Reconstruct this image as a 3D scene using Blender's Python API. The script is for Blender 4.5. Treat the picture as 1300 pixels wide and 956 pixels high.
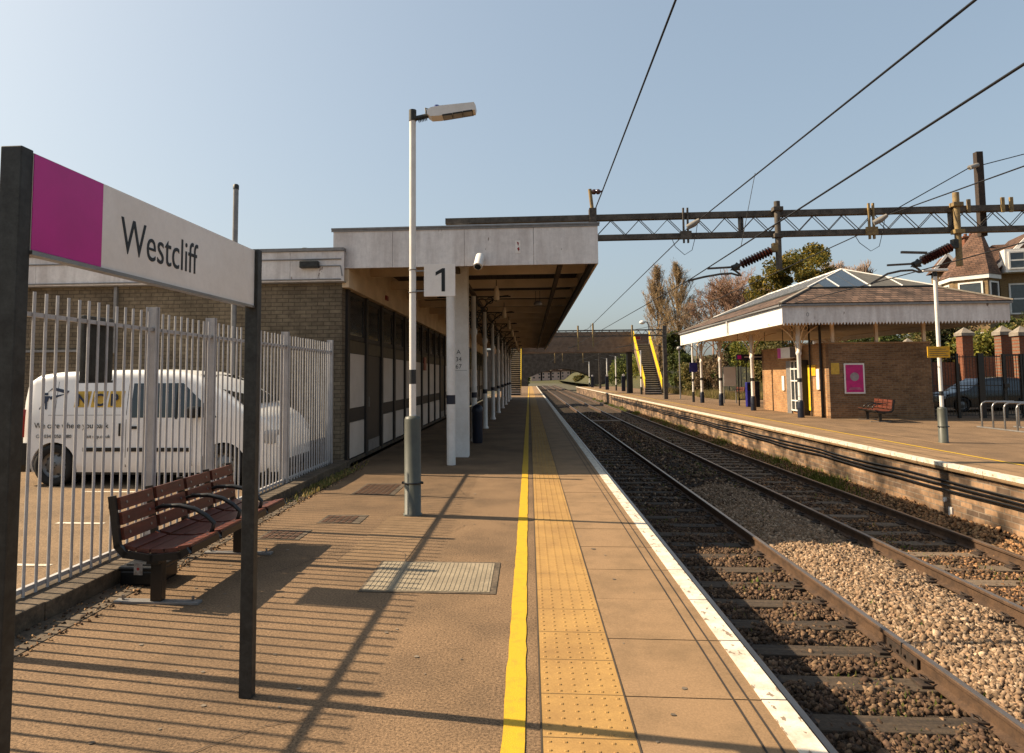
import bpy, bmesh, math, random
import numpy as np
from mathutils import Vector, Matrix
R=math.radians; pi=math.pi
random.seed(7); RNG=np.random.default_rng(11)
sc=bpy.context.scene
for o in list(bpy.data.objects): bpy.data.objects.remove(o)
COL=sc.collection
# ---------------------------------------------------------------- camera
H=1.53
def cam_axes(p,y,r):
    f=Vector((math.sin(y)*math.cos(p),math.cos(y)*math.cos(p),math.sin(p)))
    rt=Vector((math.cos(y),-math.sin(y),0)); up=rt.cross(f)
    return rt*math.cos(r)-up*math.sin(r), rt*math.sin(r)+up*math.cos(r), f
rt,up,fw=cam_axes(R(3.9208),R(-4.4186),R(.38))
cam=bpy.data.cameras.new('camera'); co=bpy.data.objects.new('camera',cam); COL.objects.link(co)
cam.sensor_width=36; cam.lens=860/1300*36; cam.shift_x=45/1300; cam.shift_y=-58/1300
cam.clip_start=.05; cam.clip_end=3000
m=Matrix((( rt.x,up.x,-fw.x,0),(rt.y,up.y,-fw.y,0),(rt.z,up.z,-fw.z,H),(0,0,0,1)))
co.matrix_world=m; sc.camera=co
# ---------------------------------------------------------------- light
SUN_EL,SUN_AZ=40.0,8.0
w=bpy.data.worlds.new('World'); sc.world=w; w.use_nodes=True
nt=w.node_tree; nt.nodes.clear()
sky=nt.nodes.new('ShaderNodeTexSky'); sky.sky_type='NISHITA'; sky.sun_disc=False
sky.sun_elevation=R(SUN_EL); sky.sun_rotation=R(-(90-SUN_AZ)); sky.dust_density=4.0; sky.air_density=1.0; sky.ozone_density=1.0
hs=nt.nodes.new('ShaderNodeHueSaturation'); hs.inputs['Saturation'].default_value=1.05
mx=nt.nodes.new('ShaderNodeMix'); mx.data_type='RGBA'; mx.blend_type='MULTIPLY'; mx.inputs[0].default_value=1; mx.inputs[7].default_value=(1.00,1.08,1.10,1)
bg=nt.nodes.new('ShaderNodeBackground'); bg.inputs[1].default_value=.15
wo=nt.nodes.new('ShaderNodeOutputWorld')
gm=nt.nodes.new('ShaderNodeGamma'); gm.inputs[1].default_value=.50; nt.links.new(sky.outputs[0],gm.inputs[0]); nt.links.new(gm.outputs[0],hs.inputs['Color']); nt.links.new(hs.outputs[0],mx.inputs[6]); nt.links.new(mx.outputs[2],bg.inputs[0]); nt.links.new(bg.outputs[0],wo.inputs[0])
sl=bpy.data.lights.new('sun','SUN'); sl.energy=5.0; sl.angle=R(.5); sl.color=(1,.82,.58)
so=bpy.data.objects.new('sun',sl); COL.objects.link(so)
d=Vector((math.cos(R(SUN_AZ))*math.cos(R(SUN_EL)),-math.sin(R(SUN_AZ))*math.cos(R(SUN_EL)),-math.sin(R(SUN_EL))))
so.rotation_euler=d.to_track_quat('-Z','Y').to_euler(); so.location=(-20,3,20)
vs=sc.view_settings; vs.view_transform='Standard'; vs.look='None'; vs.exposure=1.05; vs.gamma=1
sc.render.resolution_x=1024; sc.render.resolution_y=753
# ---------------------------------------------------------------- materials
MT={}
def _mat(name):
    m=bpy.data.materials.new(name); m.use_nodes=True; t=m.node_tree
    b=t.nodes['Principled BSDF']; MT[name]=m; return m,t,b
def mat(name,c,c2=None,rough=.7,metal=0,scale=6,fine=0,bump=0,bscale=None,mixlo=.4,mixhi=.62,spec=.4,fscale=90,bdist=.01,alpha=None,trans=0,stretch=(1,1,1),rnd=0,chip=None):
    """two colour wear noise, optional fine speckle and bump"""
    m,t,b=_mat(name); N=t.nodes; L=t.links
    b.inputs['Roughness'].default_value=rough; b.inputs['Metallic'].default_value=metal
    b.inputs['Specular IOR Level'].default_value=spec
    if trans: b.inputs['Transmission Weight'].default_value=trans
    K=1.0 if name in ('van_white','white_line','yellow','gold','notice_yellow','yellow_paint','sign_white','bench_wood','magenta','poster_pink') else .57
    if name in('facade_panel','cream_paint'): K=.92
    if name in('white_paint','fascia_paint','fence_paint'): K=.95
    if c2 is None: c2=tuple(x*.72 for x in c[:3])
    c=tuple(x*K for x in c)+(1,); c2=tuple(x*K for x in c2)+(1,)
    tc=N.new('ShaderNodeTexCoord'); mp=N.new('ShaderNodeMapping'); mp.inputs['Scale'].default_value=stretch
    L.new(tc.outputs['Object'],mp.inputs[0])
    n=N.new('ShaderNodeTexNoise'); n.inputs['Scale'].default_value=scale; n.inputs['Detail'].default_value=6; n.inputs['Roughness'].default_value=.65
    L.new(mp.outputs[0],n.inputs['Vector'])
    r=N.new('ShaderNodeMapRange'); r.inputs[1].default_value=mixlo; r.inputs[2].default_value=mixhi
    L.new(n.outputs[0],r.inputs[0])
    x=N.new('ShaderNodeMix'); x.data_type='RGBA'; x.inputs[6].default_value=c; x.inputs[7].default_value=c2
    L.new(r.outputs[0],x.inputs[0]); out=x.outputs[2]
    if fine:
        n2=N.new('ShaderNodeTexNoise'); n2.inputs['Scale'].default_value=fscale; n2.inputs['Detail'].default_value=3; n2.inputs['Roughness'].default_value=.8
        L.new(tc.outputs['Object'],n2.inputs['Vector'])
        r2=N.new('ShaderNodeMapRange'); r2.inputs[1].default_value=.3; r2.inputs[2].default_value=.7; r2.inputs[3].default_value=1-fine; r2.inputs[4].default_value=1+fine
        L.new(n2.outputs[0],r2.inputs[0])
        v=N.new('ShaderNodeVectorMath'); v.operation='SCALE'; L.new(out,v.inputs[0]); L.new(r2.outputs[0],v.inputs['Scale']); out=v.outputs[0]
    if chip:
        cs_,cst,lo_,cc_=chip; m3=N.new('ShaderNodeMapping'); m3.inputs['Scale'].default_value=cst; L.new(tc.outputs['Object'],m3.inputs[0])
        n3=N.new('ShaderNodeTexNoise'); n3.inputs['Scale'].default_value=cs_; n3.inputs['Detail'].default_value=5; n3.inputs['Roughness'].default_value=.6; L.new(m3.outputs[0],n3.inputs['Vector'])
        r4=N.new('ShaderNodeMapRange'); r4.inputs[1].default_value=lo_; r4.inputs[2].default_value=lo_+.02; L.new(n3.outputs[0],r4.inputs[0])
        x3=N.new('ShaderNodeMix'); x3.data_type='RGBA'; x3.inputs[7].default_value=(*cc_,1); L.new(r4.outputs[0],x3.inputs[0]); L.new(out,x3.inputs[6]); out=x3.outputs[2]
    if rnd:
        oi=N.new('ShaderNodeObjectInfo'); r3=N.new('ShaderNodeMapRange'); r3.inputs[3].default_value=1-rnd; r3.inputs[4].default_value=1+rnd
        L.new(oi.outputs['Random'],r3.inputs[0]); v=N.new('ShaderNodeVectorMath'); v.operation='SCALE'; L.new(out,v.inputs[0]); L.new(r3.outputs[0],v.inputs['Scale']); out=v.outputs[0]
    L.new(out,b.inputs['Base Color'])
    if bump:
        nb=N.new('ShaderNodeTexNoise'); nb.inputs['Scale'].default_value=bscale or fscale; nb.inputs['Detail'].default_value=4
        L.new(tc.outputs['Object'],nb.inputs['Vector'])
        bp=N.new('ShaderNodeBump'); bp.inputs['Strength'].default_value=bump; bp.inputs['Distance'].default_value=bdist
        L.new(nb.outputs[0],bp.inputs['Height']); L.new(bp.outputs[0],b.inputs['Normal'])
    return m
def brick(name,ax,c1,c2,mortar,bw=.215,bh=.068,ms=.009,rough=.9,bump=.5,offset=.5,dirt=.35):
    """ax: which object axes feed the brick pattern, e.g. 'xz'"""
    m,t,b=_mat(name); N=t.nodes; L=t.links
    b.inputs['Roughness'].default_value=rough; b.inputs['Specular IOR Level'].default_value=.25
    tc=N.new('ShaderNodeTexCoord'); s=N.new('ShaderNodeSeparateXYZ'); c=N.new('ShaderNodeCombineXYZ')
    L.new(tc.outputs['Object'],s.inputs[0]); L.new(s.outputs[ax[0].upper()],c.inputs[0]); L.new(s.outputs[ax[1].upper()],c.inputs[1])
    k=N.new('ShaderNodeTexBrick'); k.offset=offset
    k.inputs['Scale'].default_value=1; k.inputs['Brick Width'].default_value=bw; k.inputs['Row Height'].default_value=bh; k.inputs['Mortar Size'].default_value=ms; k.inputs['Mortar Smooth'].default_value=.2; k.inputs['Bias'].default_value=0
    c1,c2,mortar=[tuple(x*.64 for x in q) for q in (c1,c2,mortar)]; k.inputs['Color1'].default_value=(*c1,1); k.inputs['Color2'].default_value=(*c2,1); k.inputs['Mortar'].default_value=(*mortar,1)
    L.new(c.outputs[0],k.inputs['Vector'])
    n=N.new('ShaderNodeTexNoise'); n.inputs['Scale'].default_value=1.6; n.inputs['Detail'].default_value=7; L.new(tc.outputs['Object'],n.inputs['Vector'])
    r=N.new('ShaderNodeMapRange'); r.inputs[1].default_value=.35; r.inputs[2].default_value=.7; r.inputs[3].default_value=1+dirt*.3; r.inputs[4].default_value=1-dirt; L.new(n.outputs[0],r.inputs[0])
    v=N.new('ShaderNodeVectorMath'); v.operation='SCALE'; L.new(k.outputs['Color'],v.inputs[0]); L.new(r.outputs[0],v.inputs['Scale'])
    n2=N.new('ShaderNodeTexNoise'); n2.inputs['Scale'].default_value=14; n2.inputs['Detail'].default_value=3; L.new(tc.outputs['Object'],n2.inputs['Vector'])
    r2=N.new('ShaderNodeMapRange'); r2.inputs[1].default_value=.3; r2.inputs[2].default_value=.7; r2.inputs[3].default_value=.82; r2.inputs[4].default_value=1.18; L.new(n2.outputs[0],r2.inputs[0])
    v2=N.new('ShaderNodeVectorMath'); v2.operation='SCALE'; L.new(v.outputs[0],v2.inputs[0]); L.new(r2.outputs[0],v2.inputs['Scale'])
    L.new(v2.outputs[0],b.inputs['Base Color'])
    bp=N.new('ShaderNodeBump'); bp.inputs['Strength'].default_value=bump; bp.inputs['Distance'].default_value=.008; bp.invert=True
    L.new(k.outputs['Fac'],bp.inputs['Height']); L.new(bp.outputs[0],b.inputs['Normal'])
    return m
def attr_mat(name,rough=.85,spec=.25,trans=0,fine=.25,fscale=40):
    m,t,b=_mat(name); N=t.nodes; L=t.links
    b.inputs['Roughness'].default_value=rough; b.inputs['Specular IOR Level'].default_value=spec
    a=N.new('ShaderNodeAttribute'); a.attribute_name='col'
    tc=N.new('ShaderNodeTexCoord'); n=N.new('ShaderNodeTexNoise'); n.inputs['Scale'].default_value=fscale; L.new(tc.outputs['Object'],n.inputs['Vector'])
    r=N.new('ShaderNodeMapRange'); r.inputs[1].default_value=.3; r.inputs[2].default_value=.7; r.inputs[3].default_value=1-fine; r.inputs[4].default_value=1+fine; L.new(n.outputs[0],r.inputs[0])
    v=N.new('ShaderNodeVectorMath'); v.operation='SCALE'; L.new(a.outputs['Color'],v.inputs[0]); L.new(r.outputs[0],v.inputs['Scale'])
    L.new(v.outputs[0],b.inputs['Base Color'])
    if trans:
        tr=N.new('ShaderNodeBsdfTranslucent'); L.new(v.outputs[0],tr.inputs[0]); ms=N.new('ShaderNodeMixShader'); ms.inputs[0].default_value=trans
        L.new(b.outputs[0],ms.inputs[1]); L.new(tr.outputs[0],ms.inputs[2]); L.new(ms.outputs[0],N['Material Output'].inputs[0])
    return m
mat('asphalt',(.325,.205,.115),(.205,.132,.077),rough=.9,scale=1.1,mixlo=.40,mixhi=.66,chip=(55,(1,1,1),.66,(.10,.068,.042)),fine=.75,fscale=75,bump=.55,bscale=150,bdist=.006,spec=.2)
mat('asphalt_patch',(.28,.18,.10),(.35,.225,.125),rough=.9,scale=4,fine=.35,fscale=150,bump=.5,bscale=180,bdist=.005,spec=.2)
mat('carpark',(.36,.24,.14),(.26,.175,.105),rough=.9,scale=.9,fine=.6,fscale=60,chip=(48,(1,1,1),.67,(.12,.085,.055)),bump=.5,bscale=140,spec=.2)
mat('coping',(.42,.262,.138),(.30,.19,.10),rough=.85,scale=2.2,mixlo=.42,mixhi=.66,fine=.22,fscale=90,chip=(60,(1,1,1),.70,(.19,.13,.08)),bump=.2,bscale=220,bdist=.003,spec=.25)
mat('tactile',(.60,.35,.115),(.44,.25,.09),rough=.85,scale=2.0,mixlo=.42,mixhi=.68,fine=.14,fscale=90,chip=(34,(1,1,1),.70,(.26,.16,.07)),bump=.15,bscale=220,bdist=.003,spec=.25)
mat('yellow_paint',(.50,.30,.010),(.40,.235,.02),rough=.7,scale=14,fine=.16,fscale=170,bump=.35,bscale=150,bdist=.004,mixlo=.5,mixhi=.7,chip=(22,(1,3,1),.70,(.17,.11,.05)))
mat('white_line',(.62,.56,.46),(.42,.36,.28),rough=.75,scale=7,fine=.12,fscale=120,mixlo=.42,mixhi=.65,chip=(24,(1,.5,1),.60,(.22,.16,.11)))
mat('gum',(.16,.12,.085),(.42,.33,.24),rough=.9,scale=2)
mat('dark_joint',(.06,.045,.035),rough=.95)
mat('platform_brick',(.17,.12,.09),(.40,.29,.20),rough=.95,scale=2.2,fine=.35,fscale=14,bump=.8,bscale=9,bdist=.03,stretch=(1,.35,1.6))
brick('wall_platform','yz',(.46,.28,.16),(.15,.10,.07),(.30,.23,.17),bw=.30,bh=.095,ms=.010,dirt=.95,bump=1)
mat('ballast_base',(.085,.062,.045),(.05,.036,.028),rough=.95,scale=9,fine=.6,fscale=38,bump=1,bscale=34,bdist=.05,spec=.15)
attr_mat('stone',.9,.2,fine=.3,fscale=60)
attr_mat('leaf',.75,.25,trans=.35,fine=.2,fscale=3)
attr_mat('twig',.9,.15,fine=.2,fscale=3)
mat('rail_side',(.16,.09,.05),(.095,.055,.033),rough=.75,scale=8,fine=.25,fscale=60,metal=.15)
mat('rail_top',(.50,.42,.36),(.36,.28,.22),rough=.32,metal=.8,scale=5,stretch=(1,.1,1))
mat('sleeper_wood',(.115,.078,.048),(.06,.042,.028),rough=.9,scale=3,fine=.35,fscale=25,bump=.5,bscale=22,bdist=.02,stretch=(.4,5,2),rnd=.2)
mat('sleeper_old',(.25,.18,.12),(.17,.12,.08),rough=.9,scale=3,fine=.35,fscale=25,bump=.5,bscale=22,bdist=.02,stretch=(.4,5,2),rnd=.2)
mat('iron_rust',(.075,.045,.03),(.04,.028,.02),rough=.8,scale=20,fine=.2)
mat('white_paint',(.74,.71,.67),(.66,.62,.57),rough=.5,scale=3,fine=.05,fscale=20)
mat('fascia_paint',(.74,.70,.67),(.58,.53,.50),rough=.6,scale=1.4,fine=.10,fscale=9,stretch=(3,3,.35),chip=(5,(1.2,1.2,.45),.685,(.20,.15,.12)))
mat('cream_paint',(.80,.62,.42),(.64,.48,.31),rough=.6,scale=2,fine=.12,fscale=8)
mat('soffit',(.17,.115,.07),(.11,.075,.045),rough=.8,scale=2.2,fine=.2,fscale=8,stretch=(.5,6,1))
mat('dark_brown',(.042,.033,.026),(.03,.024,.02),rough=.6,scale=3,fine=.15)
mat('door_brown',(.07,.05,.036),(.05,.036,.027),rough=.55,scale=6,stretch=(1,8,.6),fine=.1)
mat('olive_band',(.14,.10,.05),(.10,.075,.04),rough=.6)
mat('facade_panel',(.62,.54,.47),(.54,.46,.39),rough=.55,scale=1.5,fine=.05)
mat('navy',(.018,.024,.05),rough=.45)
mat('band_dark',(.035,.035,.035),rough=.5)
mat('post_green',(.13,.135,.105),(.10,.10,.08),rough=.5,scale=4,fine=.08)
mat('galv_dark',(.075,.075,.068),(.05,.048,.042),rough=.55,metal=.35,scale=14,fine=.25,fscale=45)
mat('galv',(.42,.40,.38),(.33,.31,.30),rough=.5,metal=.35,scale=9,fine=.1,fscale=40)
mat('fence_paint',(.46,.44,.43),(.38,.36,.35),rough=.55,metal=.1,scale=6,fine=.08)
mat('kerb_conc',(.20,.145,.095),(.10,.075,.05),rough=.95,scale=5,fine=.35,fscale=30,bump=.6,bscale=30,bdist=.01)
mat('magenta',(.50,.012,.24),(.45,.011,.215),rough=.30)
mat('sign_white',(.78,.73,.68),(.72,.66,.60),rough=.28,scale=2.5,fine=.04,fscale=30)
mat('letter_black',(.012,.012,.014),rough=.45)
mat('letter_blue',(.03,.045,.10),rough=.45)
mat('bench_wood',(.13,.034,.020),(.075,.024,.015),rough=.38,scale=5,stretch=(6,.8,6),fine=.15,fscale=30,spec=.5)
mat('black_metal',(.012,.012,.012),(.02,.018,.016),rough=.35,spec=.5)
mat('black_plastic',(.012,.012,.013),rough=.4)
mat('label_grey',(.4,.38,.35),(.2,.16,.13),rough=.6,scale=30)
mat('red',(.45,.02,.02),rough=.4)
mat('blue',(.02,.07,.35),rough=.4)
mat('blue_sign',(.03,.03,.30),rough=.4)
mat('cover_conc',(.46,.37,.25),(.35,.28,.19),rough=.85,scale=4,fine=.2,fscale=60,bump=.3)
mat('cover_iron',(.20,.10,.055),(.12,.065,.04),rough=.7,scale=10,fine=.25,fscale=50,metal=.2)
mat('van_white',(.80,.78,.75),(.76,.74,.70),rough=.25,scale=2,spec=.5)
mat('glass_dark',(.018,.024,.026),(.02,.03,.03),rough=.08,spec=.8)
mat('glass_win',(.06,.075,.085),(.04,.05,.055),rough=.12,spec=.8)
mat('tyre',(.016,.015,.015),rough=.8)
mat('rim',(.33,.32,.31),rough=.4,metal=.5)
mat('lamp_red',(.55,.02,.015),rough=.2)
mat('lamp_clear',(.6,.6,.6),rough=.1)
mat('yellow',(.75,.50,.02),rough=.5)
mat('gold',(.65,.40,.05),rough=.5)
mat('notice_yellow',(.75,.40,.02),rough=.5)
mat('gantry',(.20,.165,.13),(.10,.08,.062),rough=.7,scale=7,fine=.25,fscale=30,metal=.2)
mat('gantry_yellow',(.48,.32,.12),(.25,.17,.08),rough=.65,scale=8,fine=.2)
mat('insulator',(.10,.028,.02),(.07,.02,.015),rough=.2,spec=.7)
mat('porcelain',(.45,.41,.36),rough=.3)
mat('wire',(.035,.032,.03),rough=.5,metal=.5)
brick('brick_stock','xz',(.30,.235,.155),(.235,.18,.12),(.15,.115,.08),bw=.21,bh=.07,ms=.008,dirt=.35)
brick('brick_stock_side','yz',(.30,.235,.155),(.235,.18,.12),(.15,.115,.08),bw=.21,bh=.07,ms=.008,dirt=.35)
brick('brick_red_shaded','xz',(.42,.23,.11),(.24,.12,.06),(.34,.25,.16),bw=.22,bh=.07,ms=.009,dirt=.3)  # pavilion brick with the front wall's shade put into the colour
brick('brick_red_side_sunlit','yz',(.62,.33,.14),(.48,.23,.10),(.44,.32,.19),bw=.22,bh=.07,ms=.009,dirt=.2)  # same brick, sunlight on the track side painted in as a lighter tone
brick('brick_wall','xz',(.34,.11,.05),(.27,.09,.045),(.25,.17,.12),dirt=.2)
brick('brick_wall_side','yz',(.34,.11,.05),(.27,.09,.045),(.25,.17,.12),dirt=.2)
brick('brick_gold','xz',(.44,.29,.13),(.36,.23,.11),(.30,.22,.14),dirt=.25)
brick('brick_gold_side','yz',(.44,.29,.13),(.36,.23,.11),(.30,.22,.14),dirt=.25)
brick('brick_bridge','xz',(.20,.145,.11),(.13,.095,.07),(.14,.11,.09),dirt=.4)
brick('tiles','xz',(.27,.165,.115),(.13,.085,.062),(.05,.035,.028),bw=.26,bh=.10,ms=.012,dirt=.6,bump=1)
brick('tiles_side','yz',(.27,.165,.115),(.13,.085,.062),(.05,.035,.028),bw=.26,bh=.10,ms=.012,dirt=.6,bump=1)
brick('tiles_house','xz',(.24,.13,.085),(.15,.085,.06),(.08,.05,.035),bw=.25,bh=.13,ms=.012,dirt=.5,bump=.9)
mat('slate',(.13,.12,.105),(.18,.165,.14),rough=.85,scale=5,fine=.15)
mat('grass',(.075,.085,.022),(.12,.09,.035),rough=.95,scale=2.5,fine=.5,fscale=14,bump=1,bscale=16,bdist=.08)
mat('ground',(.14,.11,.07),(.09,.09,.035),rough=.95,scale=.8,fine=.4,fscale=9,bump=.6,bscale=8,bdist=.05)
mat('stone_cap',(.42,.36,.29),(.30,.25,.2),rough=.85,scale=6,fine=.15)
mat('navy_car',(.010,.012,.016),(.012,.014,.018),rough=.15,spec=.7)
mat('stair_tread',(.04,.038,.036),rough=.8)
mat('stair_nose',(.75,.70,.64),rough=.7)
mat('bridge_brown',(.34,.23,.16),(.24,.16,.11),rough=.8,scale=3,fine=.15)
mat('bark',(.12,.085,.06),(.08,.055,.04),rough=.95,scale=5,fine=.3,fscale=20)
mat('pale_render',(.80,.56,.46),(.66,.46,.38),rough=.8,scale=2)
mat('plank_joint',(.10,.07,.045),rough=.9)
mat('steel',(.50,.48,.46),(.40,.38,.36),rough=.3,metal=.8)
mat('poster_pink',(.55,.01,.16),(.40,.01,.13),rough=.4,scale=6)
mat('poster_light',(.6,.5,.5),rough=.5)
# ---------------------------------------------------------------- mesh builder
class MB:
    def __init__(s): s.v=[]; s.f=[]; s.sm=[]
    def add(s,vs,fs,smooth=False):
        n=len(s.v); s.v+= [tuple(p) for p in vs]; s.f+=[tuple(i+n for i in f) for f in fs]; s.sm+=[smooth]*len(fs); return s
    def box(s,x0,x1,y0,y1,z0,z1):
        vs=[(x0,y0,z0),(x1,y0,z0),(x1,y1,z0),(x0,y1,z0),(x0,y0,z1),(x1,y0,z1),(x1,y1,z1),(x0,y1,z1)]
        return s.add(vs,[(0,3,2,1),(4,5,6,7),(0,1,5,4),(1,2,6,5),(2,3,7,6),(3,0,4,7)])
    def bbox(s,x0,x1,y0,y1,z0,z1,b=.01):
        """box with chamfered vertical+horizontal edges"""
        bm=bmesh.new(); bmesh.ops.create_cube(bm,size=1)
        for v in bm.verts: v.co=Vector(((x0+x1)/2+v.co.x*(x1-x0),(y0+y1)/2+v.co.y*(y1-y0),(z0+z1)/2+v.co.z*(z1-z0)))
        bmesh.ops.bevel(bm,geom=bm.edges[:],offset=b,segments=2,affect='EDGES',profile=.6)
        bm.verts.index_update(); s.add([v.co[:] for v in bm.verts],[[v.index for v in f.verts] for f in bm.faces]); bm.free(); return s
    def obox(s,c,ax,ay,az,sx,sy,sz):
        c=Vector(c); ax=Vector(ax).normalized()*sx/2; ay=Vector(ay).normalized()*sy/2; az=Vector(az).normalized()*sz/2
        vs=[c+ax*i+ay*j+az*k for i,j,k in((-1,-1,-1),(1,-1,-1),(1,1,-1),(-1,1,-1),(-1,-1,1),(1,-1,1),(1,1,1),(-1,1,1))]
        return s.add(vs,[(0,3,2,1),(4,5,6,7),(0,1,5,4),(1,2,6,5),(2,3,7,6),(3,0,4,7)])
    def bar(s,p,q,wd,ht,upv=(0,0,1)):
        p=Vector(p); q=Vector(q); d=(q-p); L=d.length; d.normalize(); u=Vector(upv)
        if abs(d.dot(u))>.98: u=Vector((0,1,0))
        sd=d.cross(u).normalized(); u2=sd.cross(d)
        return s.obox((p+q)/2,d,sd,u2,L,wd,ht)
    def cyl(s,p,q,r0,r1=None,n=12,cap=True):
        r1=r0 if r1 is None else r1; p=Vector(p); q=Vector(q); d=(q-p).normalized()
        a=Vector((1,0,0)) if abs(d.x)<.9 else Vector((0,1,0)); u=d.cross(a).normalized(); v=d.cross(u)
        vs=[]; 
        for c,r in((p,r0),(q,r1)):
            for i in range(n):
                t=2*pi*i/n; vs.append(c+u*r*math.cos(t)+v*r*math.sin(t))
        fs=[(i,(i+1)%n,n+(i+1)%n,n+i) for i in range(n)]
        s.add(vs,fs,True)
        if cap:
            s.add(vs[:n],[tuple(range(n))[::-1]]); s.add(vs[n:],[tuple(range(n))])
        return s
    def tube(s,pts,r,n=8,closed=False):
        P=[Vector(p) for p in pts]; rings=[]; prev=None
        for i,p in enumerate(P):
            a=P[max(i-1,0)]; b=P[min(i+1,len(P)-1)]
            if closed: a=P[i-1]; b=P[(i+1)%len(P)]
            d=(b-a).normalized()
            if prev is None:
                x=Vector((0,0,1)) if abs(d.z)<.9 else Vector((1,0,0)); u=d.cross(x).normalized()
            else: u=(prev-d*prev.dot(d)).normalized()
            prev=u; v=d.cross(u); rr=r[i] if isinstance(r,(list,tuple)) else r
            rings.append([p+u*rr*math.cos(2*pi*k/n)+v*rr*math.sin(2*pi*k/n) for k in range(n)])
        vs=[q for g in rings for q in g]; fs=[]; m_=len(rings)
        for i in range(m_ if closed else m_-1):
            j=(i+1)%m_
            for k in range(n): fs.append((i*n+k,i*n+(k+1)%n,j*n+(k+1)%n,j*n+k))
        s.add(vs,fs,True)
        if not closed: s.add(rings[0],[tuple(range(n))[::-1]]); s.add(rings[-1],[tuple(range(n))])
        return s
    def prism(s,poly,a,b,axis='y',smooth=False):
        """poly of (u,w) extruded from a to b along axis; y: (x,z)  x: (y,z)  z: (x,y)"""
        n=len(poly)
        def P(u,w,t): return (u,t,w) if axis=='y' else ((t,u,w) if axis=='x' else (u,w,t))
        vs=[P(u,w_,a) for u,w_ in poly]+[P(u,w_,b) for u,w_ in poly]
        s.add(vs,[(i,(i+1)%n,n+(i+1)%n,n+i) for i in range(n)],smooth)
        s.add(vs[:n],[tuple(range(n))]); s.add(vs[n:],[tuple(range(n))[::-1]]); return s
    def lathe(s,c,prof,n=20):
        """prof list of (r,z) around vertical axis at c"""
        vs=[]; m_=len(prof)
        for r,z in prof:
            for k in range(n): t=2*pi*k/n; vs.append((c[0]+r*math.cos(t),c[1]+r*math.sin(t),c[2]+z))
        fs=[(i*n+k,i*n+(k+1)%n,(i+1)*n+(k+1)%n,(i+1)*n+k) for i in range(m_-1) for k in range(n)]
        s.add(vs,fs,True); s.add(vs[:n],[tuple(range(n))[::-1]]); s.add(vs[-n:],[tuple(range(n))]); return s
    def quad(s,a,b,c,d_): return s.add([a,b,c,d_],[(0,1,2,3)])
    def build(s,name,m,parent=None,fixn=True,loc=None):
        me=bpy.data.meshes.new(name); off=Vector((0,0,0))
        if parent is not None:
            p=parent
            while p is not None: off+=p.location; p=p.parent
        if loc is not None: off+=Vector(loc)
        me.from_pydata([(v[0]-off.x,v[1]-off.y,v[2]-off.z) for v in s.v],[],s.f)
        for p_,q in zip(me.polygons,s.sm): p_.use_smooth=q
        if fixn:
            bm=bmesh.new(); bm.from_mesh(me); bmesh.ops.recalc_face_normals(bm,faces=bm.faces); bm.to_mesh(me); bm.free()
        me.materials.append(MT[m] if isinstance(m,str) else m)
        o=bpy.data.objects.new(name,me); COL.objects.link(o)
        if parent is not None: o.parent=parent
        if loc is not None: o.location=loc
        return o
def tag(o,label=None,cat=None,group=None,kind=None):
    if label: o['label']=label
    if cat: o['category']=cat
    if group: o['group']=group
    if kind: o['kind']=kind
    return o
def thing(name,loc,label,cat,group=None):
    o=bpy.data.objects.new(name,None); COL.objects.link(o); o.location=loc; o.empty_display_size=.2
    return tag(o,label,cat,group)
def struct(mb,name,m,fixn=True): return tag(mb.build(name,m,fixn=fixn),kind='structure')
def copy_tree(o,parent=None):
    c=o.copy(); COL.objects.link(c)
    if parent is not None: c.parent=parent
    for ch in list(o.children): copy_tree(ch,c)
    return c
def clone(o,loc,rz=None,label=None):
    c=copy_tree(o); c.location=loc
    if rz is not None: c.rotation_euler=(0,0,rz)
    if label: c['label']=label
    return c
def np_mesh(name,V,F,C,m,parent=None,smooth=False,loc=(0,0,0)):
    """V (n,3), F (k,j) const size, C (n,3) colour"""
    me=bpy.data.meshes.new(name); V=np.asarray(V,np.float32)-np.array(loc,np.float32); k=F.shape[1]
    me.vertices.add(len(V)); me.vertices.foreach_set('co',V.ravel())
    me.loops.add(F.size); me.loops.foreach_set('vertex_index',F.astype(np.int32).ravel())
    me.polygons.add(len(F)); me.polygons.foreach_set('loop_start',np.arange(0,F.size,k,dtype=np.int32)); me.polygons.foreach_set('loop_total',np.full(len(F),k,np.int32))
    me.update(calc_edges=True)
    a=me.color_attributes.new('col','FLOAT_COLOR','POINT'); c4=np.ones((len(V),4),np.float32); c4[:,:3]=C; a.data.foreach_set('color',c4.ravel())
    if smooth: me.polygons.foreach_set('use_smooth',np.ones(len(F),bool))
    me.materials.append(MT[m]); o=bpy.data.objects.new(name,me); COL.objects.link(o)
    if parent is not None: o.parent=parent
    else: o.location=loc
    return o
def text(name,s,size,m,parent,org,xd,ud,depth=.002,sx=1,align='LEFT',bold=0,fit=None):
    cu=bpy.data.curves.new(name,'FONT'); cu.body=s; cu.size=size; cu.extrude=depth; cu.align_x=align; cu.offset=bold; cu.resolution_u=4
    t=bpy.data.objects.new(name+'_t',cu); COL.objects.link(t); bpy.context.view_layer.update()
    me=bpy.data.meshes.new_from_object(t.evaluated_get(bpy.context.evaluated_depsgraph_get())); me.name=name
    bpy.data.objects.remove(t)
    xd=Vector(xd).normalized(); ud=Vector(ud).normalized(); nd=xd.cross(ud); org=Vector(org); off=Vector((0,0,0)); p=parent
    while p is not None: off+=p.location; p=p.parent
    if fit: sx=fit/max(v.co.x for v in me.vertices)
    for v in me.vertices:
        c=v.co; v.co=org+xd*c.x*sx+ud*c.y+nd*c.z-off
    me.materials.clear(); me.materials.append(MT[m]); o=bpy.data.objects.new(name,me); COL.objects.link(o); o.parent=parent
    return o
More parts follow.
